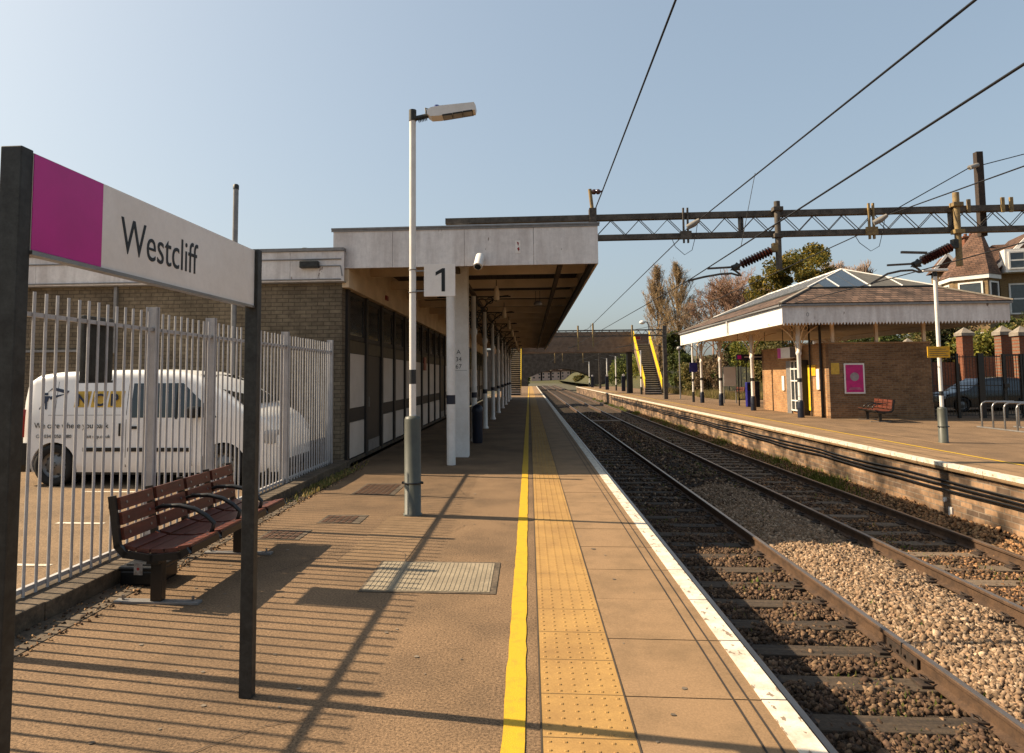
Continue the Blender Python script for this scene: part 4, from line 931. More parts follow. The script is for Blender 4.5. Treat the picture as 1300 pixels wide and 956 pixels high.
wire([(8.60,GY+.1,5.48),(14,15.5,7.1)],.012,'wire leaving the rusty upright towards the right edge')
wire([(3.19,9.6,4.36),(2.97,9.62,3.33)],.005,'thin vertical dropper between the two wires of the near track',name='dropper_wire')
wire([(2.70,30,3.85),(2.72,30,3.39)],.008,'thin distant dropper wire of the near track beyond the gantry',name='dropper_wire')
# ================================================================ pavilion on opposite platform
pv=thing('platform_building',(13,32,0),'brick platform building under a wide tiled canopy roof with glazed lantern','building')
PX0,PX1,PY0,PY1=8.75,16.2,24.1,40.0; EZ=3.98; BZ=3.29
# roof skirt
ins=1.5; IZ=4.70
a0=[(PX0-.08,PY0-.08),(PX1+.08,PY0-.08),(PX1+.08,PY1+.08),(PX0-.08,PY1+.08)]; b0=[(PX0+ins,PY0+ins),(PX1-ins,PY0+ins),(PX1-ins,PY1-ins),(PX0+ins,PY1-ins)]
def face3(mb,pts): mb.add(pts,[tuple(range(len(pts)))])
for i,mm in ((0,'tiles'),(2,'tiles')):
    q=MB(); j_=(i+1)%4; face3(q,[(*a0[i],EZ+.03),(*a0[j_],EZ+.03),(*b0[j_],IZ),(*b0[i],IZ)]); face3(q,[(*a0[i],EZ+.0),(*a0[j_],EZ+.0),(*b0[j_],IZ-.06),(*b0[i],IZ-.06)]); q.build('roof_slope',mm,pv,fixn=False)
for i in (1,3):
    q=MB(); j_=(i+1)%4; face3(q,[(*a0[i],EZ+.03),(*a0[j_],EZ+.03),(*b0[j_],IZ),(*b0[i],IZ)]); face3(q,[(*a0[i],EZ+.0),(*a0[j_],EZ+.0),(*b0[j_],IZ-.06),(*b0[i],IZ-.06)]); q.build('roof_slope','tiles_side',pv,fixn=False)
for i in range(4): MB().bar((*a0[i],EZ+.05),(*b0[i],IZ+.02),.12,.05).build('hip_ridge','stone_cap',pv)
q=MB()
for i in range(4):
    j_=(i+1)%4; q.bar((*b0[i],IZ+.02),(*b0[j_],IZ+.02),.10,.06)
q.build('lantern_kerb','galv_dark',pv)
# lantern
LX0,LY0=b0[0]; LX1,LY1=b0[2]; RXm=(LX0+LX1)/2; hr=(LX1-LX0)/2; RZ=IZ+1.02
r0=(RXm,LY0+hr,RZ); r1=(RXm,LY1-hr,RZ)
lz=IZ+.04
ln=MB(); face3(ln,[(LX0,LY0,lz),(LX1,LY0,lz),r0]); face3(ln,[(LX1,LY0,lz),(LX1,LY1,lz),r1,r0]); face3(ln,[(LX1,LY1,lz),(LX0,LY1,lz),r1]); face3(ln,[(LX0,LY1,lz),(LX0,LY0,lz),r0,r1]); lo=ln.build('lantern','slate',pv)
gp=MB(); n_=7
for k in (1,2,3):
    x0_=LX0+(LX1-LX0)*(k+.02)/8; x1_=LX0+(LX1-LX0)*(k+.98)/8; t0_=(x0_-LX0)/hr; t1_=(x1_-LX0)/hr
    gp.add([(x0_,LY0+.02,lz+.016),(x1_,LY0+.02,lz+.016),(x1_,LY0+hr*t1_,lz+.012+(RZ-lz)*t1_),(x0_,LY0+hr*t0_,lz+.012+(RZ-lz)*t0_)],[(0,1,2,3)])
gp.build('glass_pane','glass_win',lo)
g=MB()
for c_ in ((LX0,LY0),(LX1,LY0)): g.bar((*c_,lz+.02),(r0[0],r0[1],r0[2]+.02),.05,.04)
for c_ in ((LX1,LY1),(LX0,LY1)): g.bar((*c_,lz+.02),(r1[0],r1[1],r1[2]+.02),.07,.05)
g.bar((r0[0],r0[1],RZ+.02),(r1[0],r1[1],RZ+.02),.09,.06)
for k in range(2,8,2):
    x=LX0+(LX1-LX0)*k/8; top=1-abs(x-RXm)/hr; g.bar((x,LY0,lz+.02),(x,LY0+hr*top,lz+.02+(RZ-lz)*top),.028,.03)
n=14
for k in range(1,n):
    y=LY0+(LY1-LY0)*k/n; tp=min(1,(y-LY0)/hr,(LY1-y)/hr)
    for sg,x0_ in ((1,LX0),(-1,LX1)): g.bar((x0_,y,lz+.02),(x0_+sg*hr*tp,y,lz+.02+(RZ-lz)*tp),.025,.03)
g.build('glazing_bar','white_paint',lo)
# fascias
MB().box(PX0,PX0+.04,PY0+.041,PY1,BZ,EZ).build('side_fascia','white_paint',pv)
MB().box(PX1-.04,PX1,PY0+.041,PY1,BZ,EZ).build('side_fascia','white_paint',pv)
p=MB(); n=70; pts=[(PX0,EZ),(PX0,BZ+.05)]
for k in range(n):
    xa=PX0+(PX1-PX0)*k/n; xb=PX0+(PX1-PX0)*(k+1)/n; pts+=[(xa+.006,BZ+.05),((xa+xb)/2,BZ-.045),(xb-.006,BZ+.05)]
pts+=[(PX1,BZ+.05),(PX1,EZ)]
p.prism(pts,PY0,PY0+.04); p.build('scalloped_valance','fascia_paint',pv)
MB().box(PX0-.06,PX1+.06,PY0-.09,PY0-.001,EZ-.07,EZ+.0).box(PX0-.09,PX0-.001,PY0,PY1,EZ-.07,EZ+.0).build('gutter','galv',pv)
MB().bar((PX0-.04,30.5,3.4),(PX0-.04,30.5,EZ),.08,.08).build('downpipe','white_paint',pv)
text('board_letter','0',.20,'galv',pv,(9.55,PY0-.002,3.55),(1,0,0),(0,0,1),.001)
MB().box(PX0+.05,PX1-.05,PY0+.05,PY1-.05,3.50,3.56).build('ceiling','cream_paint',pv)
# columns
for cy in (25.4,30.6,35.6,39.4):
    for cx in ((9.75,15.4) if cy>33 else (9.75,)):
        c=MB().lathe((cx,cy,.62),[(.075,0),(.072,1.62),(.098,1.67),(.098,1.74),(.075,1.78),(.075,2.70)],16).build('column','white_paint',pv)
        MB().lathe((cx,cy,0),[(.115,0),(.115,.55),(.09,.62),(.075,.63)],16).build('column_foot','navy',c)
        MB().cyl((cx,cy,1.28),(cx,cy,1.42),.0765,n=16).build('band','band_dark',c)
        b=MB()
        for dx,dy in ((1,0),(-1,0),(0,1),(0,-1)):
            b.tube([(cx+dx*(.07+.98*(1-math.cos(a_))),cy+dy*(.07+.98*(1-math.cos(a_))),2.32+1.05*math.sin(a_)) for a_ in np.linspace(0,pi/2,9)],.022,6)
            b.tube([(cx+dx*(.25+.1*math.cos(q)),cy+dy*(.25+.1*math.cos(q)),3.25+.1*math.sin(q)) for q in np.linspace(0,2*pi,11)[:-1]],.014,5,True)
        b.build('bracket','cream_paint',c)
# brick rooms
WX0,WX1,WY0,WY1=10.55,14.0,24.85,31.5; WZ=2.62
MB().box(WX0,WX1,WY0,WY0+.22,0,WZ).build('front_wall','brick_red_shaded',pv)
MB().box(WX0,WX0+.22,WY0+.222,WY1,0,WZ).build('platform_wall','brick_red_side_sunlit',pv)
MB().box(WX1-.22,WX1,WY0+.222,WY1,0,WZ).build('rear_wall','brick_red_side_sunlit',pv)
MB().box(WX0,WX1,WY1,WY1+.22,0,WZ).build('end_wall','brick_red_shaded',pv)
MB().box(WX0-.02,WX1+.02,WY0-.02,WY1+.24,WZ+.002,WZ+.06).build('wall_coping','brick_red_side_sunlit',pv)
MB().box(WX0-.012,WX1+.012,WY0-.03,WY0-.001,0,.55).build('plinth','brick_red_shaded',pv)
for x in (10.7,12.2,13.8):
    MB().box(x,x+.10,WY0+.05,WY0+.15,WZ+.06,3.5).build('clerestory_post','cream_paint',pv)
MB().cyl((WX0-.06,25.35,0),(WX0-.06,25.35,3.4),.045,n=10).build('drainpipe','dark_brown',pv)
MB().cyl((WX0-.06,26.3,0),(WX0-.06,26.3,3.4),.03,n=10).build('drainpipe','dark_brown',pv)
# window bay & sign
wn=MB().box(WX0-.05,WX0-.001,27.0,28.2,.12,2.1).build('window','glass_win',pv)
f=MB()
for yy in (27.0,27.37,27.78,28.16): f.box(WX0-.08,WX0-.051,yy,yy+.05,.12,2.1)
for zz in (.12,.5,1.28,1.75,2.06): f.box(WX0-.085,WX0-.0515,27.0,28.21,zz,zz+.05)
f.build('frame','white_paint',wn)
MB().box(WX0-.06,WX0-.001,28.25,28.7,0,2.1).build('door','galv',pv)
MB().box(WX0-.30,WX0-.001,26.6,26.95,0,2.1).build('porch_screen','dark_brown',pv)
MB().box(WX0-.05,WX0-.001,26.35,26.6,.2,1.9).build('notice_strip','yellow',pv)
MB().box(WX0-.05,WX0-.001,29.0,29.25,.9,1.5).build('white_box','white_paint',pv)
MB().box(WX0-.06,WX0-.001,25.55,25.8,1.0,1.75).build('help_point','white_paint',pv)
MB().box(WX0-.04,WX0-.001,25.9,26.25,1.5,1.9).build('yellow_notice','notice_yellow',pv)
MB().box(10.62,10.9,WY0-.012,WY0-.001,1.55,1.95).build('yellow_notice','gold',pv)
# name box sign
t=thing('hanging_name_sign',(10.2,28,2.3),'white sign with a magenta end above the window of the brick building','sign')
MB().bbox(10.05,10.4,27.05,28.35,2.2,2.62,.01).build('board','sign_white',t); MB().box(10.044,10.049,28.0,28.34,2.21,2.61).build('magenta_panel','magenta',t)
MB().box(10.053,10.397,27.035,27.049,2.21,2.61).build('end_panel','galv',t); MB().cyl((10.22,27.2,2.62),(10.22,27.2,3.45),.015,n=6).cyl((10.22,28.2,2.62),(10.22,28.2,3.45),.015,n=6).build('hanger','galv_dark',t)
t=thing('direction_sign',(10.0,31,2.4),'long dark hanging direction sign under the opposite canopy','sign')
MB().bbox(9.5,11.0,32.0,32.06,2.24,2.50,.005).build('board','navy',t); MB().box(9.56,9.72,31.985,31.999,2.28,2.46).build('pictogram','magenta',t)
MB().box(9.85,10.7,31.985,31.999,2.36,2.39).build('lettering_line','sign_white',t); MB().cyl((9.6,32.03,2.50),(9.6,32.03,3.5),.012,n=6).cyl((10.8,32.03,2.50),(10.8,32.03,3.5),.012,n=6).build('hanger','galv_dark',t)
# poster
t=thing('poster',(11.9,24.83,1.5),'magenta framed poster on the brick wall of the opposite building','poster')
MB().box(11.04,11.73,WY0-.05,WY0-.031,.87,1.93).build('frame','sign_white',t); MB().box(11.09,11.68,WY0-.054,WY0-.0505,.92,1.88).build('sheet','poster_pink',t)
MB().cyl((11.385,WY0-.057,1.46),(11.385,WY0-.0545,1.46),.15,n=24).build('picture','poster_light',t)
MB().box(11.18,11.60,WY0-.057,WY0-.0545,1.02,1.035).box(11.22,11.56,WY0-.057,WY0-.0545,1.06,1.075).build('lettering_line','poster_light',t)
# objects near pavilion
t=thing('ticket_machine',(11.2,34.5,0),'tall blue machine beside a column of the opposite building','machine'); MB().bbox(10.55,10.75,34.0,34.3,0,1.2,.04).build('cabinet','blue_sign',t); MB().box(10.58,10.72,33.99,33.999,.8,1.1).build('screen','glass_dark',t)
t=thing('ticket_machine',(11.6,34.0,0),'second darker machine right of the blue one under the opposite canopy','machine'); MB().bbox(10.85,11.1,33.8,34.1,0,1.25,.04).build('cabinet','navy',t); MB().box(10.9,11.05,33.79,33.799,.8,1.15).build('screen','glass_win',t)
t=thing('notice_board',(11.6,39,0),'white notice board on posts beyond the opposite building','notice board'); MB().bbox(10.75,11.4,38.6,38.68,.95,2.0,.01).build('board','sign_white',t); MB().cyl((10.75,38.64,0),(10.75,38.64,2.1),.03,n=8).cyl((11.4,38.64,0),(11.4,38.64,2.1),.03,n=8).build('post','galv',t)
t=thing('glass_shelter',(11.9,37,0),'slim dark metal frame standing under the far end of the opposite canopy','screen'); 
f=MB()
for x in (10.6,11.0,11.9): f.box(x,x+.05,35.5,35.55,0,2.5)
f.box(10.6,11.95,35.5,35.55,2.5,2.56); f.box(10.6,11.95,35.5,35.55,.3,.35); f.build('frame','galv_dark',t)
# posts with sign on far platform
t=thing('sign_post',(9.55,40.6,0),'white post with a small blue sign at the far end of the opposite canopy','sign post'); MB().cyl((9.55,40.6,.55),(9.55,40.6,3.6),.055,n=12).build('pole','white_paint',t); MB().cyl((9.55,40.6,0),(9.55,40.6,.6),.075,n=12).build('pole_foot','band_dark',t); MB().box(9.35,9.80,40.50,40.53,1.75,2.3).build('blue_plate','blue_sign',t); MB().cyl((9.55,40.6,1.2),(9.55,40.6,1.35),.057,n=12).build('band','band_dark',t)
# lamp post 2
L2=lamp_post(9.23,16.06,'white lamp post with a yellow notice on the opposite platform',3.88,.78,rbase=.095,rpole=.04,band=(1.05,1.15))
L2.location.z=0
h=MB(); h.bbox(8.95,9.5,16.0,16.12,3.86,3.92,.02); h.build('lamp_head','white_paint',L2)
t=thing('yellow_notice',(9.2,16,2.1),'yellow notice board fixed across the lamp post on the opposite platform','sign'); MB().bbox(8.94,9.42,15.98,15.998,1.90,2.15,.003).build('plate','notice_yellow',t)
q=MB()
for i in range(4): q.box(8.98,9.38-.05*(i%2),15.977,15.979,1.94+.048*i,1.952+.048*i)
q.build('lettering_line','bridge_brown',t)
# far platform lamp columns
for i,(u,yy) in enumerate(((840,50),(811,58.0),(794,66),(780,74),(769,83),(761,91),(747,101))):
    x=(u-672)/860*yy; lab=['nearest','second','third','fourth','fifth','sixth','farthest'][i]+' slim white post in the row along the opposite platform'
    t=thing('platform_post',(x,yy,0),lab,'post','slim white posts along the opposite platform'); MB().cyl((x,yy,.6),(x,yy,3.7),.065,n=10).build('pole','white_paint',t); MB().cyl((x,yy,0),(x,yy,.62),.09,n=10).build('pole_foot','band_dark',t)
    MB().cyl((x,yy,1.3),(x,yy,1.5),.07,n=10).build('band','band_dark',t); MB().bar((x,yy,3.66),(x-.7,yy,3.8),.05,.05).build('arm','galv',t)
for i,(x,yy) in enumerate(((9.6,70.5),(8.9,79),(8.85,97))):
    t=thing('information_post',(x,yy,0),['nearest','middle','farthest'][i]+' dark information pillar on the opposite platform beyond the footbridge','pillar','information pillars'); MB().bbox(x-.2,x+.2,yy-.1,yy+.1,0,1.55,.05).build('pillar','navy',t); MB().cyl((x,yy-.11,1.65),(x,yy+.0,1.65),.13,n=14).build('roundel','sign_white',t)
t=thing('street_lamp',(11.2,56,0),'grey curved street lamp with round white head above the footbridge stairs','street lamp'); MB().tube([(11.15,64,0),(11.15,64,6.2),(11.0,64,6.55),(10.6,64,6.6)],.05,8).build('pole','galv',t); MB().lathe((10.55,64,6.35),[(.05,0),(.25,.08),(.28,.2),(.15,.34),(0,.36)],14).build('lamp_head','white_paint',t)
t=thing('utility_post',(10.1,46.6,0),'thin grey post standing on the opposite platform before the grassy bank','post'); MB().cyl((10.1,46.6,0),(10.1,46.6,3.3),.045,n=8).build('pole','galv',t); MB().lathe((10.1,46.6,3.25),[(.1,0),(.2,.1),(.12,.25),(0,.28)],12).build('lamp_head','galv',t)
# cycle rack
ck=thing('cycle_rack',(13.3,19.5,0),'steel hoop cycle rack at the right of the opposite platform','cycle rack')
for k in range(5):
    a_=Vector((12.72-.02*k+.0,20.75-.50*k,0)); 
    x0=12.85-.02*k; y0=20.5-.50*k; x1=x0+1.0; 
    MB().tube([(x0,y0,0),(x0,y0,.62),(x0+.04,y0,.70),(x0+.12,y0,.74),(x1-.12,y0,.74),(x1-.04,y0,.70),(x1,y0,.62),(x1,y0,0)],.024,8).build('hoop','steel',ck)
MB().bar((12.85,20.7,.02),(12.76,18.3,.02),.06,.03).bar((13.85,20.7,.02),(13.76,18.3,.02),.06,.03).build('base_rail','galv',ck)
# black fence and gate
bf=thing('black_mesh_fence',(16,26,0),'tall black metal mesh fence right of the brick building','fence')
def mesh_bay(a_,b_,h_,par,m_='black_metal'):
    a_=Vector(a_); b_=Vector(b_); p=MB(); n=int((b_-a_).length/.10)
    for k in range(n+1): q=a_.lerp(b_,k/n); p.bar(q+Vector((0,0,.08)),q+Vector((0,0,h_-.05)),.012,.012)
    for z in (.10,h_*.5,h_-.12): p.bar(a_+Vector((0,0,z)),b_+Vector((0,0,z)),.03,.03)
    p.build('mesh_panel',m_,par)
    MB().bar(a_,a_+Vector((0,0,h_)),.09,.09).build('post',m_,par)
pts=[(14.02,24.95,0),(14.92,24.97,0),(15.6,25.0,0),(15.68,25.0,0)]
mesh_bay(pts[0],pts[1],2.25,bf); mesh_bay(pts[1],pts[3],2.25,bf)
MB().bar(pts[3],Vector(pts[3])+Vector((0,0,2.25)),.1,.1).build('post','black_metal',bf)
gt=thing('metal_gate',(16.4,24.9,0),'grey metal frame gate at the right edge behind the cycle rack','gate')
for (x0,x1) in ((16.42,17.0),(17.06,18.3)):
    MB().bar((x0,24.9,0),(x0,24.9,2.22),.08,.08).bar((x1,24.9,0),(x1,24.9,2.22),.08,.08).bar((x0,24.9,2.18),(x1,24.9,2.18),.06,.06).bar((x0,24.9,.12),(x1,24.9,.12),.05,.05).build('frame','galv_dark',gt)
    p=MB()
    for k in range(1,7): xx=x0+(x1-x0)*k/7; p.bar((xx,24.9,.1),(xx,24.9,2.18),.015,.015)
    p.build('bars','galv_dark',gt)
MB().bbox(16.36,16.52,24.80,24.86,1.05,1.2,.01).build('lock','black_metal',gt)
mesh_bay((15.78,25.0,0),(16.36,24.95,0),2.25,bf)
mesh_bay((18.4,24.9,0),(23,24.9,0),2.2,bf,'galv_dark')
# dark car
CX,CY,CZ=16.6,29.4,terr(18,29)+.03
car=thing('parked_car',(CX+1.8,CY,CZ),'dark parked car behind the black fence on the right','car')
def cw(z): return .80 if z<.75 else .80-.16*((z-.75)/.6)
st=[(0,.45,.82,.05),(.03,.62,.90,.08),(.15,.72,.96,.09),(.6,.82,1,.09),(.95,.90,1,.09),(1.3,1.15,1,.10),(1.65,1.33,1,.11),(2.2,1.40,1,.11),(2.9,1.36,1,.11),(3.3,1.2,1,.1),(3.6,.95,.98,.09),(3.75,.85,.94,.08),(3.8,.5,.88,.05)]
loft_body('body','navy_car',car,st,cw,(CX,CY,CZ),(.65,3.0),.34,zb=.18)
for ax in (.65,3.0): wheel(CX+ax,CY-.78,CZ+.29,.29,car,-1); wheel(CX+ax,CY+.78,CZ+.29,.29,car,1)
MB().add([(CX+.98,CY-.62,CZ+.94),(CX+.98,CY+.62,CZ+.94),(CX+1.62,CY+.55,CZ+1.335),(CX+1.62,CY-.55,CZ+1.335)],[(0,1,2,3)]).build('windscreen','glass_win',car)
p=MB(); zz=[.86,1.22]; p.add([(CX+1.2,CY-cw(.86)-.006,CZ+.86),(CX+3.3,CY-cw(.86)-.006,CZ+.86),(CX+3.05,CY-cw(1.24)-.006,CZ+1.24),(CX+1.68,CY-cw(1.24)-.006,CZ+1.24)],[(0,1,2,3)]); p.build('side_window','glass_win',car)
for sg in (-1,1): MB().bbox(CX-.01,CX+.22,CY+sg*.58-.14,CY+sg*.58+.14,CZ+.50,CZ+.66,.04).build('headlight','lamp_clear',car)
# brick piers and walls behind
def pier(x,y,z0,z1,w_,label):
    t=thing('brick_pier',(x,y,z0),label,'pier','brick gate piers'); MB().box(x-w_/2,x+w_/2,y-w_/2,y+w_/2,z0-.3,z1).build('shaft','brick_wall',t)
    c=MB(); h=w_/2+.06; c.box(x-h,x+h,y-h,y+h,z1+.002,z1+.14); c.add([(x-h,y-h,z1+.141),(x+h,y-h,z1+.141),(x+h,y+h,z1+.141),(x-h,y+h,z1+.141),(x,y,z1+.42)],[(0,1,4),(1,2,4),(2,3,4),(3,0,4)]); c.build('cap','stone_cap',t)
pier(20.85,34.2,1.0,3.35,.48,'red brick pier with pale pointed cap directly behind the dark car')
pier(19.95,30.2,.9,3.15,.42,'red brick pier with pale cap near the right edge, left of two')
pier(19.85,29.0,.8,3.05,.42,'red brick pier with pale cap at the right edge')
pier(17.6,33.0,.4,2.8,.42,'weathered stone capped pier just left of the black fence post')
t=tag(MB().box(21.15,40,34.1,34.35,.6,2.35).build('brick_wall','brick_wall'),'red brick boundary wall across the road behind the fence','wall')
tag(MB().box(17.9,20.55,34.3,34.55,.2,2.1).build('brick_wall','brick_wall'),'red brick wall section behind the dark car','wall')
# ================================================================ foliage helpers
def leaves(centres,radii,n,size,pal,squash=1.0,shell=.5):
    """quads scattered in ellipsoid clumps"""
    centres=np.array(centres); radii=np.array(radii); k=RNG.integers(0,len(centres),n); 
    d_=RNG.normal(size=(n,3)); d_/=np.linalg.norm(d_,axis=1)[:,None]; rr=RNG.uniform(0,1,n)**(shell)
    P_=centres[k]+d_*rr[:,None]*radii[k][:,None]*np.array([1,1,squash])
    a_=RNG.normal(size=(n,3)); a_/=np.linalg.norm(a_,axis=1)[:,None]; b_=np.cross(a_,RNG.normal(size=(n,3))); b_/=np.linalg.norm(b_,axis=1)[:,None]
    s=(size*RNG.uniform(.6,1.4,n))[:,None]; a_=a_*s; b_=b_*s*.6
    V=np.stack([P_-a_,P_-b_*.9,P_+a_,P_+b_*.9],1).reshape(-1,3); F=np.arange(4*n).reshape(-1,4)
    pal=np.array(pal); cl=RNG.uniform(.75,1.25,len(centres)); C=pal[RNG.integers(0,len(pal),n)]*cl[k][:,None]*RNG.uniform(.8,1.2,(n,1)); return V,F,np.repeat(C,4,0)
class Br:
    def __init__(s): s.seg=[]
    def grow(s,p,d_,L,r,lev,mx,spread=.55,upb=.25,nk=3,short=.72):
        p=np.array(p,float); d_=np.array(d_,float); n=3
        for i in range(n):
            q=p+d_*L/n; s.seg.append((p.copy(),q.copy(),r*(1-.22*i/n),r*(1-.22*(i+1)/n))); p=q
            d_=d_+RNG.normal(size=3)*.10; d_[2]+=upb*.15; d_/=np.linalg.norm(d_)
            if lev<mx and i>0:
                for _ in range(nk-1 if i==1 else nk):
                    a_=d_+RNG.normal(size=3)*spread; a_[2]+=upb; a_/=np.linalg.norm(a_)
                    s.grow(p,a_,L*short*RNG.uniform(.7,1.1),r*.55,lev+1,mx,spread,upb,nk,short)
    def arrays(s,c):
        n=len(s.seg); A=np.array([x[0] for x in s.seg]); B=np.array([x[1] for x in s.seg]); ra=np.array([x[2] for x in s.seg]); rb=np.array([x[3] for x in s.seg])
        d_=B-A; d_/=np.linalg.norm(d_,axis=1)[:,None]; u=np.cross(d_,[.3,.9,.1]); u/=np.linalg.norm(u,axis=1)[:,None]; v=np.cross(d_,u)
        V=np.zeros((n,6,3))
        for k in range(3):
            t=2*pi*k/3; o=u*math.cos(t)+v*math.sin(t); V[:,k]=A+o*ra[:,None]; V[:,3+k]=B+o*rb[:,None]
        F=np.array([[0,1,4,3],[1,2,5,4],[2,0,3,5]])[None]+6*np.arange(n)[:,None,None]
        C=np.array(c)[None]*RNG.uniform(.7,1.3,(n,1)); return V.reshape(-1,3),F.reshape(-1,4),np.repeat(C,6,0)
def bare_tree(x,y,z,h,label,mx=4,spread=.5,upb=.3,nk=3,col=(.22,.14,.095),leafpal=None,nleaf=0,name='bare_tree',trunks=1,r=.16,short=.72,rad=None):
    t=thing(name,(x,y,z),label,'tree','trees behind the opposite platform')
    tr=MB()
    B=Br()
    for k in range(trunks):
        a_=RNG.uniform(-.25,.25,2) if trunks>1 else (0,0)
        tr.tube([(x+a_[0]*0,y,z-.4),(x+a_[0]*.6,y+a_[1]*.6,z+h*.08),(x+a_[0]*1.4,y+a_[1]*1.4,z+h*.17)],[r,r*.8,r*.6],8)
        B.grow((x+a_[0]*1.4,y+a_[1]*1.4,z+h*.16),(a_[0]*.6,a_[1]*.6,1),h*.30,r*.6,0,mx,spread,upb,nk,short)
    base=np.array([x,y,z]); tops=np.array([q[1] for q in B.seg])-base
    kz=(h-h*.16)/(np.percentile(tops[:,2],99.5)-h*.16); rxy=np.percentile(np.hypot(tops[:,0],tops[:,1]),96); kr=(rad/rxy) if rad else 1.0
    def wp(q):
        q=q-base; f=np.clip((q[2]-h*.14)/(h*.2),0,1); return base+np.array([q[0]*(1+(kr-1)*f),q[1]*(1+(kr-1)*f),h*.16+(q[2]-h*.16)*kz if q[2]>h*.16 else q[2]])
    B.seg=[(wp(q[0]),wp(q[1]),max(q[2],.018),max(q[3],.015)) for q in B.seg]
    tr.build('trunk','bark',t)
    V,F,C=B.arrays(col); 
    o=np_mesh('crown',V-np.array([x,y,z]),F,C,'twig',t)
    if nleaf:
        ends=np.array([s[1] for s in B.seg]); ends=ends[ends[:,2]>z+h*.2]; k=RNG.choice(len(ends),min(len(ends),600))
        V,F,C=leaves(ends[k],np.full(len(k),.35),nleaf,.05,leafpal); np_mesh('foliage',V-np.array([x,y,z]),F,C,'leaf',t)
    return t
def bush(x,y,z,rx,rz,label,pal,n=5000,size=.09,name='shrub',cat='shrub',clumps=22,group='shrubs and hedges behind the opposite platform',ry=None):
    t=thing(name,(x,y,z),label,cat,group); ry=ry or rx
    cs=[];rs=[]
    for k in range(clumps):
        a_=RNG.uniform(0,2*pi); q=RNG.uniform(0,1)**.5; hh=RNG.uniform(.15,1)
        w_=math.sqrt(max(.05,1-(hh-.3)**2)); cs.append((x+rx*.75*q*w_*math.cos(a_),y+ry*.75*q*w_*math.sin(a_),z+rz*hh*.85)); rs.append(min(rx,rz)*RNG.uniform(.22,.42))
    V,F,C=leaves(cs,rs,n,size,pal,shell=.45); np_mesh('foliage',V-np.array([x,y,z]),F,C,'leaf',t)
    s=MB()
    for k in range(6): c=cs[k]; s.tube([(x,y,z-.2),((x+c[0])/2,(y+c[1])/2,z+(c[2]-z)*.6),c],[.05,.03,.012],5)
    s.build('stem','bark',t); return t
GR=[(.055,.075,.018),(.085,.10,.025),(.12,.13,.035),(.04,.05,.015)]
OL=[(.11,.10,.03),(.15,.12,.04),(.07,.075,.022),(.20,.15,.05)]
BRN=[(.18,.115,.065),(.13,.085,.05),(.22,.15,.08),(.09,.07,.035)]
YG=[(.20,.19,.03),(.13,.14,.025),(.26,.22,.04),(.08,.095,.02)]
def gz(x,y): return terr(x,y)
def at(u,y):
    a=(u-605)/860; return y*(-.0770+.997*a)/(.997+.0770*a)
# poplars
def poplar(x,y,z,h,rad,label,col,pal,nl):
    t=thing('poplar_tree',(x,y,z),label,'tree','trees behind the opposite platform')
    MB().tube([(x,y,z-.4),(x+.05,y,z+h*.4),(x,y,z+h*.75),(x,y,z+h*.97)],[.22,.15,.07,.02],8).build('trunk','bark',t)
    B=Br()
    for k in range(105):
        f=RNG.uniform(.10,.93); a_=RNG.uniform(0,2*pi); wd=rad*(math.sin(pi*min(1,f*1.0+.12))**.6)*RNG.uniform(.5,1.05); L=h*RNG.uniform(.12,.24)*(1.1-f*.5)
        p=np.array([x,y,z+h*f]); pr=p; q=None
        for i in range(5):
            tt=(i+1)/5; q=np.array([x+wd*(tt**.55)*math.cos(a_)+RNG.normal()*.05,y+wd*(tt**.55)*math.sin(a_)+RNG.normal()*.05,z+h*f+L*tt]); 
            if q[2]>z+h*1.0: break
            B.seg.append((pr,q,.04*(1-.7*tt)+.012,.035*(1-.8*tt)+.010)); 
            for _ in range(5):
                d_=np.array([math.cos(a_)*.3+RNG.normal()*.3,math.sin(a_)*.3+RNG.normal()*.3,RNG.uniform(.7,1.6)]); e=q+d_*RNG.uniform(.25,.7)
                B.seg.append((q,e,.014,.010)); 
                for __ in range(2): B.seg.append(((q+e)/2,(q+e)/2+np.array([RNG.normal()*.16,RNG.normal()*.16,RNG.uniform(.15,.4)]),.011,.009))
            pr=q
    V,F,C=B.arrays(col); np_mesh('crown',V-np.array([x,y,z]),F,C,'twig',t)
    ends=np.array([q[1] for q in B.seg]); k=RNG.choice(len(ends),700)
    V,F,C=leaves(ends[k],np.full(700,.3),nl,.055,pal); np_mesh('foliage',V-np.array([x,y,z]),F,C,'leaf',t)
x=at(836,76); poplar(x,76,gz(x,76),13.3-gz(x,76),1.6,'slim upright poplar left of the pair beside the bare trees',(.30,.205,.115),BRN+OL,2600)
x=at(861,74); poplar(x,74,gz(x,74),13.2-gz(x,74),2.1,'taller upright poplar right of the pair with ivy clad lower trunk',(.29,.20,.11),OL+BRN,3400)
x=at(858,72); bush(x,72,gz(x,72),1.5,6.0,'dark ivy mass climbing the lower part of the poplars',GR,8000,.12,name='ivy_clump',cat='ivy')
for i,(u,y_,tz,rd,c_) in enumerate(((905,64,10.0,3.5,(.19,.115,.08)),(938,60,10.9,3.7,(.20,.12,.085)),(968,66,10.6,3.5,(.18,.11,.08)),(884,70,9.0,2.6,(.16,.11,.075)),(922,72,10.6,3.0,(.17,.11,.075)))):
    x=at(u,y_); bare_tree(x,y_,gz(x,y_),tz-gz(x,y_),['leftward of the two middle bare twiggy trees behind the canopy roof','tallest bare reddish tree behind the canopy roof','bare tree closest to the evergreen behind the roof','small bare tree beside the ivy clad poplar','bare tree furthest back between the other bare trees'][i],mx=4,spread=.55,upb=.30,nk=3,col=tuple(q*1.2 for q in c_),trunks=2,leafpal=OL,nleaf=900,rad=rd)
